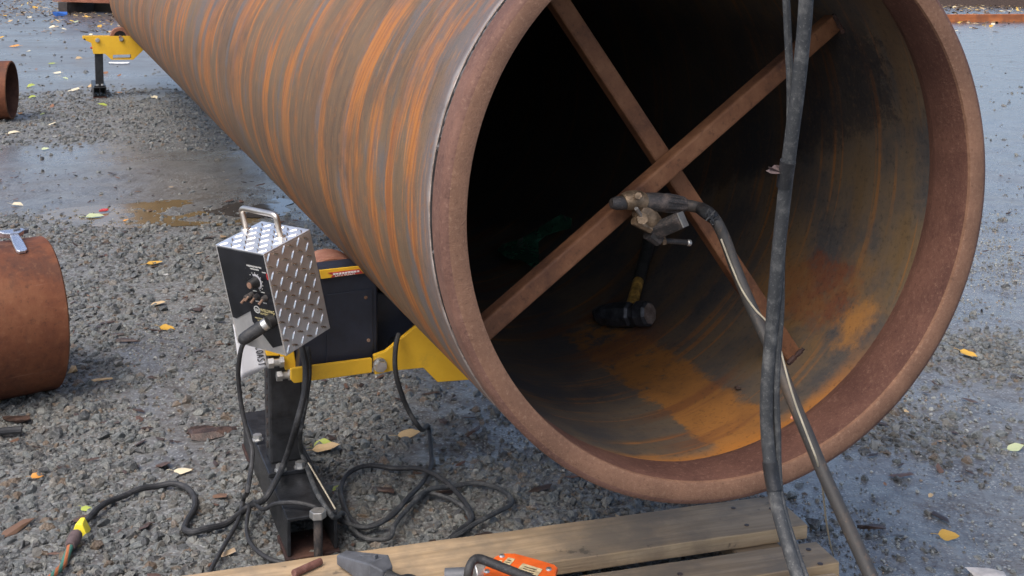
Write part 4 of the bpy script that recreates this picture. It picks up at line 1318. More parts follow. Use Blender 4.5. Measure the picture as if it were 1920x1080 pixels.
mb = MB(); mb.cyl(r3(C3(1217, 436)), r3(C3(1236, 452)), .01303, .00997, 10); mb.build('jaw_lower_block', M['dirty'], cl, True)
mb = MB(); mb.cyl(r3(C3(1239, 452)), r3(C3(1246, 450.5)), .00805, n=6); mb.build('brass_nut', M['brass'], cl)
mb = MB(); mb.cyl(r3(C3(1244, 451)), r3(C3(1291, 455)), .00445, n=12); mb.build('tommy_bar', M['dirty'], cl, True)
mb = MB(); mb.tube([r3(C3(1287, 454.7)), r3(C3(1290, 455)), r3(C3(1294, 455.4)), r3(C3(1296.5, 455.6))], .00537, 10, 3, [.00307, .00552, .00537, .00230]); mb.build('tommy_tip', M['steel'], cl, True)

# ------------------------------------------------------------------ welding leads in front of the mouth
def lead(px, py, y): return atY(px, py, y * KS)
def path_y(lst): return [lead(*k) for k in lst]
pth = path_y([(1516, -60, 1.86), (1512, -10, 1.87), (1508, 50, 1.88), (1497, 160, 1.90), (1480, 290, 1.93), (1466, 410, 1.96), (1455, 520, 1.98), (1445, 640, 2.0), (1438, 730, 2.0), (1438, 800, 2.0), (1444, 870, 1.99), (1455, 940, 1.97), (1472, 1005, 1.94), (1497, 1085, 1.90), (1535, 1180, 1.84), (1600, 1350, 1.76), (1720, 1700, 1.62), (1850, 2050, 1.57)])
w1 = empty('welding_lead', Matrix.Translation(pth[0]), 'thick scuffed welding lead hanging vertically in front of the pipe mouth', 'welding lead')
mb = MB(); mb.tube([p - pth[0] for p in pth], .0088, 14, 8); mb.build('lead_sheath', M['rubber_old'], w1, True)
def tape_on(root, origin, lst, r):
    mb = MB(); pp = path_y(lst)
    mb.tube([p - origin for p in pp], r, 14, 4); return mb.build('tape_wrap', M['tape'], root, True)
tape_on(w1, pth[0], [(1477.5, 302, 1.931), (1473.5, 325, 1.938), (1470.5, 350, 1.944)], .0101)
tape_on(w1, pth[0], [(1443.5, 866, 1.991), (1447, 893, 1.985), (1452.5, 920, 1.976)], .0101)
mb = MB()
fl = [(1470, 311), (1452, 309), (1447, 314), (1441, 312), (1443, 317), (1436, 320), (1445, 325), (1455, 326), (1470, 325)]
pts = [lead(px, py, 1.928 + .008 * math.sin(i * 1.7)) - pth[0] for i, (px, py) in enumerate(fl)]
mb.add(pts, [tuple(range(len(pts)))])
fo = mb.build('tape_flap', M['mauve'], w1); sm = fo.modifiers.new('thick', 'SOLIDIFY'); sm.thickness = .0015
pth = path_y([(1472, -60, 1.90), (1474, -10, 1.90), (1477, 60, 1.91), (1481, 140, 1.92), (1482, 210, 1.93), (1479, 270, 1.945), (1474, 340, 1.958), (1468, 430, 1.972), (1465, 500, 1.985), (1464, 580, 1.995), (1458, 670, 2.0), (1455, 740, 2.0), (1458, 810, 2.0), (1459, 870, 1.995), (1464, 930, 1.975), (1482, 1000, 1.945), (1512, 1085, 1.905), (1555, 1180, 1.845), (1620, 1350, 1.765), (1745, 1700, 1.625), (1880, 2050, 1.575)])
cable('welding_lead', pth, .0048, M['rubber_old'], 'thinner grey lead hanging alongside the thick vertical welding lead', 'welding lead', None, 10, 8)
pth = [C3(1280, 384), C3(1300, 387, .215), C3(1318, 393, .21), lead(1338, 408, 2.44), lead(1358, 445, 2.43), lead(1378, 500, 2.41), lead(1402, 560, 2.37), lead(1432, 625, 2.32), lead(1460, 685, 2.27), lead(1488, 755, 2.215), lead(1516, 820, 2.165), lead(1543, 885, 2.12), lead(1575, 955, 2.06), lead(1605, 1020, 2.0), lead(1637, 1090, 1.94), lead(1685, 1200, 1.86), lead(1790, 1450, 1.75), lead(1950, 1750, 1.74), lead(2080, 1790, 1.74)]
w3 = empty('welding_lead', Matrix.Translation(pth[0]), 'dusty welding lead curving from the brass clamp down over the lower lip of the pipe', 'welding lead')
mb = MB(); mb.tube([p - pth[0] for p in pth], .0096, 14, 8); mb.build('lead_sheath', M['rubber_brown'], w3, True)
mb = MB(); pp = [C3(1314, 391, .211), lead(1326, 399, 2.443), lead(1339, 409, 2.439)]
mb.tube([p - pth[0] for p in pp], .0106, 12, 4, [.0104, .0116, .0104]); mb.build('tape_wrap', M['tape'], w3, True)
for k in range(5):
    mb = MB(); r_ = random.Random(k); c = lead(1322 + k * 4, 394 + k * 4, 2.435) - pth[0]
    mb.tube([c + Vector((r_.uniform(-.008, .008), -.0108, r_.uniform(-.009, .009))) for _ in range(4)], .0017, 5, 3); mb.build('tape_end', M['tape'], w3, True)
pth = [lead(1352, 448, 2.415), lead(1372, 500, 2.395), lead(1392, 545, 2.36), lead(1416, 580, 2.32), lead(1440, 606, 2.28), lead(1460, 645, 2.24), lead(1476, 705, 2.205), lead(1492, 758, 2.185), lead(1516, 822, 2.140), lead(1533, 868, 2.115), lead(1542, 912, 2.20), lead(1549, 975, 2.45), lead(1556, 1015, 2.65), atY(1563, 1042, 2.14)]
cable('thin_wire', pth, .0015, M['beige'], 'thin beige wire trailing beside the clamp lead down to the timber end', 'wire', None, 8, 8)

# ------------------------------------------------------------------ sledge hammer lying in the pipe
ha = oncyl(1116, 592, RI - .023); hb = oncyl(1219, 588, RI - .028)
hm = empty('sledge_hammer', Matrix.Translation(lerp(ha, hb, .5)), 'sledge hammer with black head and taped yellow handle lying inside the pipe', 'hammer')
rh = lambda p: p - hm.location
xa_ = (hb - ha).normalized(); L = (hb - ha).length
hend = oncyl(1222, 436, RI - .017); hst = oncyl(1183, 578, RI - .040)
yh = (hend - hst).normalized(); yh = (yh - xa_ * yh.dot(xa_)).normalized(); zh = xa_.cross(yh)
hmx = Matrix((xa_, yh, zh)).transposed().to_4x4()
mb = MB()
secs = [(-.5, .010, .020), (-.40, .022, .026), (-.22, .031, .031), (-.1, .033, .033), (.16, .033, .033), (.20, .028, .028), (.26, .028, .028), (.31, .034, .034), (.46, .033, .033), (.5, .027, .027)]
vs = []
for (t, a, b) in secs:
    for k in range(8):
        an = R(22.5 + 45 * k); vs.append((t * L, a * .83 * math.cos(an), b * .83 * math.sin(an)))
fs = [(i * 8 + k, i * 8 + (k + 1) % 8, (i + 1) * 8 + (k + 1) % 8, (i + 1) * 8 + k) for i in range(len(secs) - 1) for k in range(8)]
fs.append(tuple(range(7, -1, -1)))
mb.add(vs, fs, hmx)
mb.build('hammer_head', M['iron'], hm, False, .002)
mb = MB(); mb.add([(.5 * L, .0224 * math.cos(R(22.5 + 45 * k)), .0224 * math.sin(R(22.5 + 45 * k))) for k in range(8)] + [(.506 * L, .0184 * math.cos(R(22.5 + 45 * k)), .0184 * math.sin(R(22.5 + 45 * k))) for k in range(8)],
       [(k, (k + 1) % 8, 8 + (k + 1) % 8, 8 + k) for k in range(8)] + [tuple(range(8, 16))], hmx); mb.build('striking_face', M['iron_face'], hm)
h0, h1, h2 = rh(lerp(hst, hend, .03)), rh(lerp(hst, hend, .36)), rh(hend)
mb = MB(); mb.tube([h0, lerp(h0, h1, .5), h1], .0115, 12, 4, [.0127, .0119, .0119]); mb.build('handle', M['hammer_yellow'], hm, True)
mb = MB(); mb.tube([lerp(h1, h2, -.04), lerp(h1, h2, .3), lerp(h1, h2, .7), h2], .0138, 12, 4, [.0134, .0134, .0138, .0150]); mb.build('grip', M['grip'], hm, True)

# green plastic bag
q = NT('green_plastic'); a = q.noise(q.coord(), 14, 4)
q.set(q.mix(q.ss(a, .3, .7), (.016, .075, .045), (.045, .16, .095)), .25, 0, .6); M['green'] = q.m
ol = [(932, 471), (943, 458), (973, 450), (1004, 432), (1030, 415), (1053, 402), (1072, 410), (1071, 428), (1046, 434), (1023, 442), (1010, 453), (1011, 503), (1004, 504), (976, 488), (952, 484)]
bmq = bmesh.new()
base_g = oncyl(1005, 455, RI)
vv = [bmq.verts.new((px, py, 0)) for px, py in ol]
bmq.faces.new(vv)
bmesh.ops.triangulate(bmq, faces=bmq.faces)
for _ in range(3): bmesh.ops.subdivide_edges(bmq, edges=[e for e in bmq.edges if e.calc_length() > 9], cuts=1)
bmesh.ops.triangulate(bmq, faces=bmq.faces)
for v in bmq.verts:
    h = .009 + .038 * float(fbm(np.array([v.co.x * .03]), np.array([v.co.y * .03]), 1.0, 3, 2)[0])
    p = oncyl(v.co.x, v.co.y, RI - h); v.co = p - base_g
me = bpy.data.meshes.new('plastic_bag'); bmq.to_mesh(me); bmq.free(); me.materials.append(M['green'])
o = bpy.data.objects.new('plastic_bag', me); COL.objects.link(o); o.location = base_g
sm = o.modifiers.new('thick', 'SOLIDIFY'); sm.thickness = .001
tag(o, 'crumpled dark green plastic bag lying deep inside the pipe', 'plastic bag')
# dark pebble in the pipe and a scrap on the seam
def pebble(name, p, s, mat, label, cat='stone', seed=1):
    me = rock_mesh(seed + 300).copy(); me.materials.clear(); me.materials.append(mat)
    o = bpy.data.objects.new(name, me); COL.objects.link(o)
    o.location = p; o.scale = (s, s, s); o.rotation_euler = (.2, .1, seed)
    return tag(o, label, cat)
pebble('pebble', oncyl(1383, 728, RI - .003), .0145, M['bark'], 'small dark pebble on the rusty floor of the pipe', 'pebble', 2)
pebble('rag_scrap', oncyl(1487, 782, RC - .003), .0122, plain('salmon_scrap', (.62, .24, .14), .6), 'tiny salmon coloured scrap stuck to the inner lip of the pipe', 'scrap', 4)

# ------------------------------------------------------------------ short pipes on the left
def short_pipe(px, py, az, length, r, label, r_in=.93):
    g = gnd(px, py, 0)
    ax = Vector((math.sin(az), math.cos(az), 0))     # axis towards its right end
    m_ = Matrix.Translation((g.x, g.y, r - .006)) @ Matrix.Rotation(-az, 4, 'Z')
    root = empty('short_pipe', m_, label, 'pipe', 'short pipes on the left')
    mb = MB()
    mb.lathe([(r * r_in, 0), (r - .004, 0), (r, -.004), (r, -length * .5), (r, -length), (r * r_in, -length), (r * r_in, -length * .5), (r * r_in, 0)], 128, [2, 2, 0, 0, 2, 1, 1])
    mb.build('pipe_wall', [M['small_pipe'], M['small_in'], M['brace']], root, True)
    return root, m_
spA, mA = short_pipe(95, 719, R(54), .9, .205, 'nearer short rusty pipe at the left edge with a wrench on top')
spB, mB_ = short_pipe(25, 222, R(80), 1.4, .212, 'farther short rusty pipe at the left edge showing its open end')
# wrench on pipe A
A_c = mA.translation.copy()
axA = Vector((math.sin(R(54)), math.cos(R(54)), 0)); sdA = Vector((axA.y, -axA.x, 0))
def onA(px, py, r=.2065):
    d = ray(px, py); o = EYE - A_c
    dd = d - axA * d.dot(axA); oo = o - axA * o.dot(axA)
    a, b, c = dd.dot(dd), 2 * dd.dot(oo), oo.dot(oo) - r * r
    disc = b * b - 4 * a * c
    t = (-b - math.sqrt(max(0, disc))) / 2 / a
    return EYE + d * t
w0 = onA(41, 473, .2075); wtop = onA(27, 451, .207)
zt = wtop.z
wz = Vector((w0 - A_c)); wz = (wz - axA * wz.dot(axA)).normalized()
hd_c = onplane(25, 445, lerp(w0, wtop, 1.0) + wz * .004, wz)
wv = (w0 - hd_c).normalized(); wside = wz.cross(wv).normalized()
wm = Matrix((wside, -wv, wz)).transposed().to_4x4(); wm.translation = hd_c + wz * .004
wr = empty('adjustable_wrench', wm, 'chrome adjustable wrench lying on top of the short rusty pipe', 'wrench')
Lh = (w0 - hd_c).length
mb = MB()
def flat(mb, poly, z0, z1):
    n = len(poly)
    mb.add([(x, y, z0) for x, y in poly] + [(x, y, z1) for x, y in poly], [tuple(range(n - 1, -1, -1)), tuple(range(n, 2 * n))] + [(i, (i + 1) % n, n + (i + 1) % n, n + i) for i in range(n)])
flat(mb, [(-.011, -.008), (.011, -.008), (.0135, -Lh * .55), (.0135, -Lh + .004), (.008, -Lh - .004), (-.008, -Lh - .004), (-.0135, -Lh + .004), (-.0135, -Lh * .55)], 0, .009)
mb.build('handle', M['chrome'], wr, False, .002)
mb = MB(); flat(mb, [(-.011, -.008), (.012, -.008), (.030, .006), (.026, .017), (.004, .016), (-.030, .015), (-.038, .010), (-.026, -.002)], -.002, .013); mb.build('jaw', M['chrome'], wr, False, .002)
mb = MB(); flat(mb, [(.027, .004), (.040, .006), (.042, .013), (.030, .016)], .0, .012); mb.cyl((.0, .006, .0131), (.018, .009, .0131), .0035, n=10); mb.build('movable_jaw', M['tool_grey'], wr, False, .001)

# ------------------------------------------------------------------ pallet of boards in the foreground
ZT = .068
a0 = gnd(760, 1021, ZT); a1 = gnd(1405, 934, ZT)
pdv = (a1 - a0); pang = math.atan2(pdv.y, pdv.x)
end1 = gnd(1515, 984, ZT)
pal_m = Matrix.Translation((end1.x, end1.y, 0)) @ Matrix.Rotation(pang, 4, 'Z')
pal = empty('pallet', pal_m, 'rough timber pallet of weathered boards lying under the lip of the pipe', 'pallet')
pi_ = pal_m.inverted()
q1 = pi_ @ gnd(1150, 1034, ZT); q2 = pi_ @ a0
wid1 = (pi_ @ a1).y - 0.0
def board(x0, x1, y0, y1, z0, z1, seed, mats=None):
    mb = MB(); r_ = random.Random(seed)
    n = 26
    ring = []
    for i in range(n + 1):
        x = x0 + (x1 - x0) * i / n
        ja = r_.uniform(-.0012, .0012); jb = r_.uniform(-.0012, .0012)
        e = 0
        ring.append([(x + (0 if 0 < i < n else r_.uniform(-.002, .002)), y0 + ja, z0), (x, y1 + jb, z0), (x, y1 + jb, z1 + r_.uniform(-.0006, .0006)), (x, y0 + ja, z1 + r_.uniform(-.0006, .0006))])
    vs = [p for rg in ring for p in rg]
    fs = [(i * 4 + k, i * 4 + (k + 1) % 4, (i + 1) * 4 + (k + 1) % 4, (i + 1) * 4 + k) for i in range(n) for k in range(4)]
    mis = [1 if k == 3 else 0 for i in range(n) for k in range(4)] + [1, 1]
    fs += [(3, 2, 1, 0), tuple(n * 4 + k for k in range(4))]
    mb.add(vs, fs); mb.mi = mis
    return mb.build('board', [M['wood'], M['wood_end']], pal, False, .0025)
Y1 = max(.12, wid1)
bd1 = board(-1.62, 0, 0, Y1, ZT - .028, ZT, 1)
qq = pi_ @ gnd(1575, 1053, ZT)
q3 = pi_ @ gnd(1455, 1013, ZT)
bd2 = board(-1.30, qq.x, qq.y, (pi_ @ gnd(1150, 1069, ZT)).y, ZT - .030, ZT - .001, 2)
bd3 = board(-1.45, qq.x - .03, qq.y - .185, qq.y - .03, ZT - .029, ZT, 3)
for (x0, x1) in ((-.155, -.06), (-.86, -.77), (-1.55, -1.46)):
    mb = MB(); mb.box(x0, x1, qq.y - .18, Y1 - .01, .0, ZT - .0305)
    mb.build('stringer', M['wood'], pal, False, .003)
for (px, py) in ((1375, 953), (1400, 985), (1430, 931), (1446, 954)):
    p = pi_ @ gnd(px, py, ZT); mb = MB(); mb.cyl((p.x, p.y, ZT + .0003), (p.x, p.y, ZT + .0012), .0045, n=10); mb.build('nail', M['bark'], bd1)
for (px, py) in ((1538, 1057), (1516, 1030), (1275, 1076)):
    p = pi_ @ gnd(px, py, ZT); mb = MB(); mb.cyl((p.x, p.y, ZT - .0004), (p.x, p.y, ZT + .0005), .0050, n=10); mb.build('nail', M['bark'], bd2)

# ------------------------------------------------------------------ orange tool on the pallet
o0 = gnd(945, 1062, ZT)
fwd_ = (gnd(1045, 1066, ZT + .05) - gnd(905, 1062, ZT + .05)); fwd_.z = 0; fwd_.normalize()
ot_m = Matrix.Translation((o0.x, o0.y - .01, ZT)) @ Matrix.Rotation(math.atan2(fwd_.y, fwd_.x), 4, 'Z')
ot = empty('magnetic_tool', ot_m, 'orange tool with black bail handle and cream decals resting on the pallet board', 'tool')
oi_ = ot_m.inverted(); ZO = .052
def OP(px, py, z=ZO):
    p = oi_ @ gnd(px, py, ZT + z); return (p.x, p.y)
top = [OP(*k) for k in ((908, 1066), (918, 1052), (930, 1042), (945, 1037), (965, 1037), (1000, 1046), (1040, 1058), (1046, 1064), (1043, 1071), (1040, 1092), (1010, 1108), (930, 1110), (905, 1092))]
mb = MB(); flat(mb, top, ZO - .010, ZO); mb.build('top_plate', M['orange'], ot, False, .002)
cxo = sum(p[0] for p in top) / len(top); cyo = sum(p[1] for p in top) / len(top)
mb = MB(); flat(mb, [(cxo + (x - cxo) * .86, cyo + (y - cyo) * .86) for x, y in top], 0, ZO - .0105); mb.build('body', M['tool_grey'], ot, False, .003)
for (px, py) in ((941, 1043), (1029, 1068), (913, 1072)):
    x, y = OP(px, py); mb = MB(); mb.cyl((x, y, ZO + .0002), (x, y, ZO + .0030), .0052, .0040, 14); mb.build('screw', M['steel'], ot, True)
for quad in (((953, 1046), (966, 1049), (951, 1066), (937, 1062)), ((937, 1051), (942, 1052), (936, 1059), (930, 1057)), ((980, 1057), (1017, 1068), (1006, 1084), (966, 1073))):
    mb = MB(); flat(mb, [OP(*k) for k in quad], ZO + .0002, ZO + .0010); dc = mb.build('decal', M['decal'], ot)
    a, b_2, c_, d_ = [Vector((*OP(*k), 0)) for k in quad]
    mb = MB()
    for k in range(3):
        s0 = a.lerp(d_, .25 + .22 * k); s1 = b_2.lerp(c_, .25 + .22 * k)
        p, r_2 = s0.lerp(s1, .2), s0.lerp(s1, .8)
        dn = (d_ - a) * .07
        mb.add([(*p.xy, ZO + .0014), (*r_2.xy, ZO + .0014), (*(r_2 + dn).xy, ZO + .0014), (*(p + dn).xy, ZO + .0014)], [(0, 1, 2, 3)])
    mb.build('decal_print', M['bark'], dc)
def OZ(px, py, z):
    p = oi_ @ gnd(px, py, ZT + z); return Vector((p.x, p.y, z))
mb = MB()
mb.tube([OZ(876, 1105, .03), OZ(878, 1075, .07), OZ(882, 1060, .082), OZ(889, 1050, .088), OZ(899, 1048, .088), OZ(912, 1052, .086), OZ(950, 1067, .084), OZ(985, 1081, .084), OZ(1030, 1100, .082)], .0075, 12, 6)
mb.build('bail_handle', M['rubber'], ot, True)
mb = MB(); mb.cyl(OZ(888, 1077, .036), OZ(906, 1074, .036), .020, n=20); mb.build('knurled_knob', M['steel'], ot, True, .002)
mb = MB(); mb.cyl(OZ(835, 1080, .025), OZ(872, 1078, .028), .013, n=14); mb.build('knob_shaft', M['tool_grey'], ot, True)

# ------------------------------------------------------------------ grey wedge tool on the pallet
wA, wB = gnd(640, 1040, ZT + .03), gnd(712, 1072, ZT + .03)
gx = (wB - wA); Lw = gx.length; gx.normalize()
wm2 = Matrix.Translation(gnd(640, 1042, ZT + .02)) @ Matrix.Rotation(math.atan2(gx.y, gx.x), 4, 'Z')
wt = empty('splitting_wedge', wm2, 'flat dark grey wedge tool with a round black cable leaving its wide end', 'wedge tool')
mb = MB()
W0, W1 = .012, .026
mb.add([(0, -W0, -.012), (0, W0, -.012), (0, W0, .006), (0, -W0, .006), (Lw, -W1, -.016), (Lw, W1, -.016), (Lw, W1 * .86, .024), (Lw, -W1 * .86, .024), (Lw * 1.22, -.012, -.012), (Lw * 1.22, .012, -.012), (Lw * 1.22, .012, .014), (Lw * 1.22, -.012, .014)],
       [(3, 2, 1, 0), (0, 1, 5, 4), (1, 2, 6, 5), (2, 3, 7, 6), (3, 0, 4, 7), (4, 5, 9, 8), (5, 6, 10, 9), (6, 7, 11, 10), (7, 4, 8, 11), (8, 9, 10, 11)])
mb.build('wedge_body', M['tool_grey'], wt, False, .0025)
mb = MB(); mb.prism([(Lw * .50, .0175), (Lw * .93, .030), (Lw * .93, .0165), (Lw * .60, .0165)], -.004, .004); mb.build('wedge_rib', M['tool_grey'], wt, False, .001)
wi = wm2.inverted()
mb = MB(); mb.tube([Vector((Lw * 1.15, 0, .002)), Vector((Lw * 1.5, 0, .001)), wi @ gnd(775, 1090, ZT + .012), wi @ gnd(830, 1130, ZT + .012)], .010, 12, 6); mb.build('wedge_cable', M['rubber'], wt, True)
# brown stub lying on the board's left end
ca, cb_ = gnd(550, 1076, ZT + .008), gnd(602, 1052, ZT + .008)
mb = MB(); mb.cyl(Vector((0, 0, 0)), cb_ - ca, .0072, .0065, 12); o = mb.build('marking_crayon', M['crayon'], None, True, .0015); o.location = ca
tag(o, 'short brown crayon stick lying on the left part of the pallet board', 'crayon')

# ------------------------------------------------------------------ stones, chips and scraps one can point to
def bark_piece(px, py, L, Wd, H, ang, mat, label, cat='bark', seed=1, up=.006):
    bm = bmesh.new(); r_ = random.Random(seed + 900)
    for i in range(22):
        bm.verts.new((r_.uniform(-.5, .5) * L, r_.uniform(-.5, .5) * Wd, r_.uniform(-.5, .5) * H))
    bmesh.ops.convex_hull(bm, input=bm.verts)
    bmesh.ops.delete(bm, geom=[v for v in bm.verts if not v.link_faces], context='VERTS')
    nm = cat.replace(' ', '_')
    me = bpy.data.meshes.new(nm); bm.to_mesh(me); bm.free(); me.materials.append(mat)
    o = bpy.data.objects.new(nm, me); COL.objects.link(o)
    o.location = G(px, py, up); o.rotation_euler = (0, 0, ang)
    return tag(o, label, cat)
p = G(1526, 989, .012)
pebble('stone', p, .042, M['stone'], 'grey stone beside the end of the pallet board', 'stone', 7)
pebble('stone', G(410, 605, .012), .042, M['stone'], 'larger blue grey stone left of the control box', 'stone', 9)
bark_piece(1638, 991, .066, .016, .012, -.10, M['bark'], 'dark brown bark strip on wet ground right of the leads', 'bark', 1)
bark_piece(190, 716, .062, .014, .006, .45, M['chip'], 'pale wood sliver in front of the nearer short pipe', 'wood chip', 2)
bark_piece(137, 701, .030, .022, .020, 1.1, M['chip'], 'tan wood chip against the end of the nearer short pipe', 'wood chip', 3, .012)
bark_piece(236, 642, .095, .018, .010, -.12, M['bark'], 'long reddish bark sliver on gravel between pipe and control box', 'bark', 4)
bark_piece(30, 790, .08, .05, .012, .3, M['bark'], 'flat dark bark piece under the near short pipe', 'bark', 5)
bark_piece(405, 815, .13, .05, .02, .35, M['bark'], 'broad torn bark left of the stand foot', 'bark', 6)
bark_piece(378, 806, .08, .025, .016, .8, M['bark'], 'narrow bark strip beside the torn bark', 'bark', 7)
bark_piece(720, 928, .06, .016, .010, -.25, M['bark'], 'bark sliver inside the cable coil', 'bark', 8)
bark_piece(310, 515, .026, .006, .005, .25, M['whiteplastic'], 'little white stick on the gravel above the tan leaf', 'litter', 9)
bark_piece(113, 30, .30, .16, .12, .2, M['blue'], 'blue plastic scrap among the far leaves', 'litter', 10, .04)
bark_piece(225, 120, .26, .07, .02, .1, M['whiteplastic'], 'white scrap on the ground below the far yellow plate', 'litter', 11, .012)
bark_piece(1851, 1076, .075, .07, .012, -.1, plain('pale_offcut', (.42, .40, .38), .6), 'pale flat offcut at the lower right corner', 'offcut', 12, .004)
bark_piece(195, 396, .045, .03, .012, .3, M['red'], 'red leaf scrap at the edge of the brown puddle', 'litter', 13, .008)

# ------------------------------------------------------------------ fallen leaves
LM = dict(y=mat_leaf('leaf_yellow', (.46, .25, .025), (.60, .37, .07)), o=mat_leaf('leaf_orange', (.52, .20, .03), (.60, .30, .06)), t=mat_leaf('leaf_tan', (.42, .29, .14), (.56, .42, .24)),
          c=mat_leaf('leaf_cream', (.58, .50, .32), (.68, .62, .46)), g=mat_leaf('leaf_green', (.26, .33, .05), (.42, .46, .10)), b=mat_leaf('leaf_brown', (.17, .075, .030), (.26, .13, .06)),
          p=mat_leaf('leaf_pale_green', (.36, .42, .22), (.48, .52, .32)))
def leaf_mesh(seed):
    r_ = random.Random(seed); mb = MB()
    n = 9; wdt = r_.uniform(.27, .40); curl = r_.uniform(-.25, .35); bend = r_.uniform(-.25, .25)
    rows = []
    for i in range(n + 1):
        t = i / n
        hw = wdt * (math.sin(math.pi * t ** .75) ** .8) * (1 + .12 * math.sin(9 * t + seed)) if 0 < i < n else .004
        rows.append([(t - .5, -hw, curl * hw * .9 + bend * (t - .5) ** 2), (t - .5, -hw * .45, curl * hw * .35 + bend * (t - .5) ** 2), (t - .5, 0, bend * (t - .5) ** 2 - .01),
                     (t - .5, hw * .45, curl * hw * .30 + bend * (t - .5) ** 2), (t - .5, hw * (.9 + .1 * math.sin(11 * t)), curl * hw * .6 + bend * (t - .5) ** 2)])
    vs = [p for rw in rows for p in rw]
    fs = [(i * 5 + k, i * 5 + k + 1, (i + 1) * 5 + k + 1, (i + 1) * 5 + k) for i in range(n) for k in range(4)]
    mb.add(vs, fs)
    mb.tube([(-.5, 0, bend * .25), (-.68, .03, .03), (-.85, .0, .05)], .012, 5, 2)
    me = bpy.data.meshes.new('leaf'); me.from_pydata([tuple(p) for p in mb.v], [], mb.f)
    me.polygons.foreach_set('use_smooth', [True] * len(me.polygons))
    return me
LV = {}
def leaf(px, py, wpx, kind, label, group='fallen leaves', seed=None, rot=None, up=.008, far_scale=1.0):
    seed = random.randrange(8) if seed is None else seed
    key = (seed, kind)
    if key not in LV:
        me = leaf_mesh(seed); me.materials.append(LM[kind]); LV[key] = me
    o = bpy.data.objects.new('leaf', LV[key]); COL.objects.link(o)
    g = G(px, py, 0)
    s_ = wpx / FOC * g.y
    tilt = random.uniform(.10, .45)                 # most lie propped on the stones
    o.location = (g.x, g.y, g.z + up * .6 + .26 * s_ * math.sin(tilt))
    o.scale = (s_, s_, s_)
    o.rotation_euler = (Matrix.Rotation(tilt, 3, 'X') @ Matrix.Rotation(random.uniform(-.25, .25), 3, 'Y') @ Matrix.Rotation(random.uniform(0, 6.28) if rot is None else rot, 3, 'Z')).to_euler()
    return tag(o, label, 'leaf', group)
leaf(612, 852, 54, 't', 'broad tan leaf with a green leaf behind it, right of the stand foot', seed=1, rot=.1, up=.012)
leaf(604, 842, 36, 'g', 'green leaf half hidden behind the broad tan leaf', seed=2, rot=.2, up=.008)
leaf(767, 818, 46, 't', 'wrinkled tan leaf on the wet gravel beside the dropping motor cable', seed=3, rot=.2, up=.012)
leaf(343, 887, 36, 'c', 'pale grey leaf on gravel above the curling power cord', seed=4, rot=.1, up=.012)
leaf(290, 496, 30, 'y', 'curled golden leaf on gravel left of the control box handle', seed=5, rot=.4)
leaf(296, 570, 30, 't', 'dull tan leaf between the golden and the yellow leaf', seed=0, rot=.2)
leaf(314, 619, 30, 'y', 'bright yellow leaf lowest of the leaves left of the control box', seed=6, rot=-.1)
leaf(163, 963, 27, 'g', 'yellow green leaf touching the cord above the yellow plug', seed=7, rot=-.5, up=.016)
leaf(70, 899, 24, 'o', 'orange brown leaf fragment on gravel at the lower left', seed=2, rot=.4, up=.012)
leaf(1816, 669, 34, 'y', 'yellow leaf on the pebble heap right of the pipe', seed=1, rot=-.7, up=.014)
leaf(1904, 842, 34, 'p', 'light green leaf at the right edge of the wet ground', seed=3, rot=.1)
leaf(1779, 1002, 40, 'y', 'thin yellow leaf on wet ground below the light green leaf', seed=5, rot=-.2)
leaf(630, 914, 26, 'g', 'small green leaf tucked beside the stand foot', seed=4, rot=.6)
leaf(33, 383, 22, 'c', 'cream leaf on smooth mud above the nearer short pipe', seed=2, rot=.1)
leaf(178, 405, 34, 'p', 'pale green leaf at the left tip of the brown puddle', seed=6, rot=.3)
leaf(236, 414, 12, 'o', 'tiny orange leaf floating in the brown puddle', seed=1)
leaf(5, 747, 18, 't', 'tan leaf below the nearer short pipe at the frame edge', seed=6)
leaf(85, 280, 15, 'p', 'lone pale green leaf on the mud below the farther short pipe', seed=5, rot=.1)
far_l = [(65, 15, 13, 'y'), (187, 50, 13, 'y'), (55, 33, 12, 'c'), (142, 41, 11, 'p'), (160, 32, 8, 'y'), (97, 52, 11, 'c'), (27, 88, 18, 'o'), (53, 96, 14, 'c'), (97, 120, 14, 'g'), (137, 170, 24, 'c'), (171, 163, 14, 't'), (224, 173, 10, 'o'),
         (192, 197, 17, 'g'), (289, 183, 16, 'c'), (197, 138, 12, 'b'), (224, 142, 10, 'b'), (80, 214, 12, 'g'), (97, 200, 15, 'b'), (60, 183, 13, 'g'), (58, 162, 14, 'g'), (123, 147, 10, 'p'), (107, 138, 14, 'c'), (100, 233, 18, 'c'), (27, 247, 22, 'c'),
         (148, 110, 12, 't'), (3, 71, 10, 'y'), (38, 213, 10, 'o'), (1777, 3, 9, 'y'), (1823, 9, 8, 'y'), (1893, 21, 10, 'c'), (1862, 46, 11, 'c'), (1858, 50, 10, 'y'), (1913, 37, 11, 'g'), (1790, 14, 9, 'c'), (1842, 17, 9, 't'), (1907, 16, 8, 'y'),
         (45, 24, 9, 't'), (20, 40, 10, 't'), (120, 55, 9, 'c'), (80, 60, 9, 'b'), (10, 30, 9, 'y'), (205, 60, 9, 't'), (170, 66, 10, 'c'), (68, 130, 8, 'b'), (30, 145, 9, 't')]
words = {'y': 'yellow', 'o': 'orange', 't': 'tan', 'c': 'cream', 'g': 'yellow green', 'b': 'brown', 'p': 'pale green'}
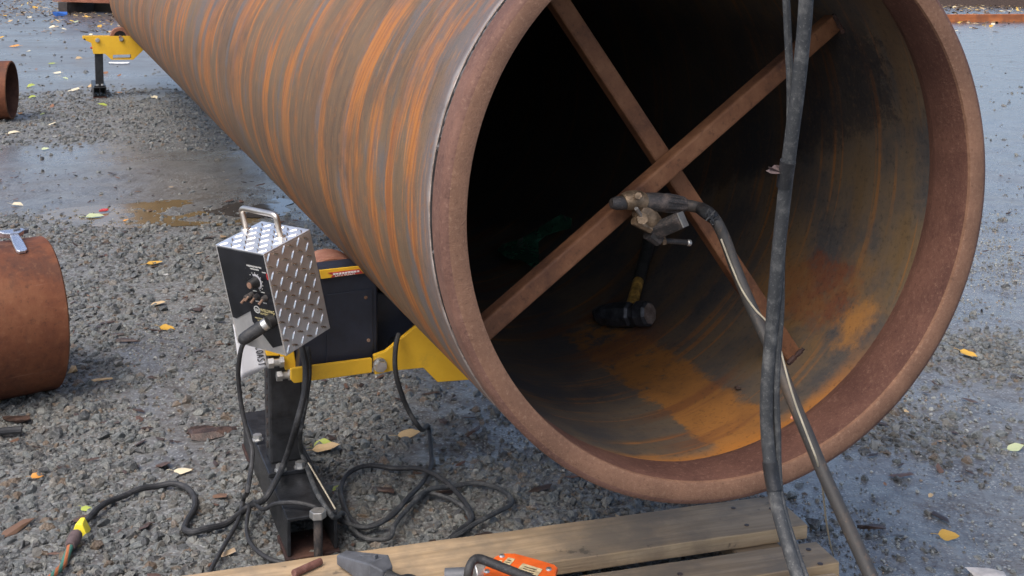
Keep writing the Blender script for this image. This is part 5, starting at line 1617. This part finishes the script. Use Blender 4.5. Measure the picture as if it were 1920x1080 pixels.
def where_is(px, py):
    if px > 1700:
        return ('on the near side of the red timber' if py > 40 else 'lying on the red timber' if py > 30 else 'in the litter between red timber and dark channel') + (' close to the pipe' if px < 1830 else ' toward the right edge')
    if py < 70:
        return 'in the far litter ' + ('at the left edge' if px < 35 else 'left of the raised steel beam' if px < 105 else 'below the raised steel beam')
    if py < 128:
        return 'left of the far yellow plate' + (' near the frame edge' if px < 60 else '')
    if px < 75:
        return 'beside the farther short pipe' + (' and past its bottom' if py > 205 else '')
    if px < 150:
        return 'left of the far stand foot' + (', below its level' if py > 190 else ', above its level' if py < 160 else '')
    return 'by the far stand foot' + (' on its right' if px > 200 else ', in front of it' if py > 185 else '')
for (px, py, wx, kd) in far_l:
    leaf(px, py, wx * 1.1, kd, 'small %s leaf %s' % (words[kd], where_is(px, py)), 'fallen leaves far off')
for (px, py, kd) in ((1660, 905, 'b'), (1745, 930, 't'), (1700, 770, 't')):
    leaf(px, py, 12, kd, 'tiny %s leaf scrap on the wet ground right of the pipe' % words[kd], 'leaf scraps right of the pipe')

# ------------------------------------------------------------------ far background
def far_box(name, a, b, wd, z0, z1, mat, label, cat):
    a, b = Vector((a.x, a.y, 0)), Vector((b.x, b.y, 0))
    d = (b - a); L = d.length
    root = empty(name, Matrix.Translation(a) @ Matrix.Rotation(math.atan2(d.y, d.x), 4, 'Z'), label, cat)
    return root, L
ga, gb = gnd(1700, 42), gnd(1960, 40)
rt, L = far_box('timber_beam', ga, gb, .2, 0, .13, M['timber'], 'reddish timber beam lying across the yard at the upper right', 'timber beam')
mb = MB(); mb.box(-4, L + 2, 0, .16, -.02, .135); mb.build('beam_body', M['timber'], rt, False, .008)
mb = MB(); mb.box(-.5, .0, -.05, .25, -.02, .02)
ga, gb = gnd(1700, 9), gnd(1960, 12)
rt, L = far_box('steel_plate', ga, gb, .2, 0, .2, M['farrust'], 'dark brown steel channel with a pale top edge behind the red timber', 'steel channel')
mb = MB(); mb.box(-6, L + 3, 0, .05, -.02, .32); mb.build('web', M['bark'], rt)
mb = MB(); mb.box(-6, L + 3, -.06, .3, .321, .345); mb.build('flange', plain('pale_flange', (.33, .31, .29), .5), rt)
ga = gnd(1912, 10); mb = MB(); mb.box(-.06, .06, -.06, .06, -.02, .55); mb.cyl((0, 0, .55), (0, 0, .60), .07, n=14); o = mb.build('marker_post', M['blue'], None, False, .01); o.location = (ga.x + .15, ga.y - 1.0, 0)
tag(o, 'blue marker post against the far dark channel', 'marker post')
ga, gb = gnd(108, 22), gnd(210, 26)
rt, L = far_box('steel_beam', ga, gb, .3, .25, .6, M['farrust'], 'rusty steel beam raised on dark blocks at the far upper left', 'steel beam')
mb = MB(); mb.box(0, L + 7, -.1, .35, .225, .250); mb.build('flange', M['farrust'], rt)
mb = MB(); mb.box(.02, L + 7, .1, .14, .2505, .62); mb.build('web', M['farrust'], rt)
mb = MB(); mb.box(0, L + 7, -.1, .35, .6205, .65); mb.build('flange', M['farrust'], rt)
for k, xx in enumerate((.3, 2.2, 4.6)):
    o = MB().box(xx, xx + .3, -.2, .5, -.01, .224).build('dark_block', M['wood_and_shade'], None, False, .01)
    o.matrix_world = rt.matrix_world.copy()
    tag(o, ['dark timber block under the left end of the raised far beam', 'dark timber block in the middle under the raised far beam', 'dark timber block under the far beam nearest the pipe'][k], 'timber block')
o = MB().box(.1, L + 7, .55, .75, -.01, .223).build('dark_block', M['wood_and_shade'], None, False, .01)  # dark bar added to colour in the shadow beneath the raised beam
o.matrix_world = rt.matrix_world.copy(); tag(o, 'long dark bar standing in for the shadow under the raised far beam', 'shade bar')
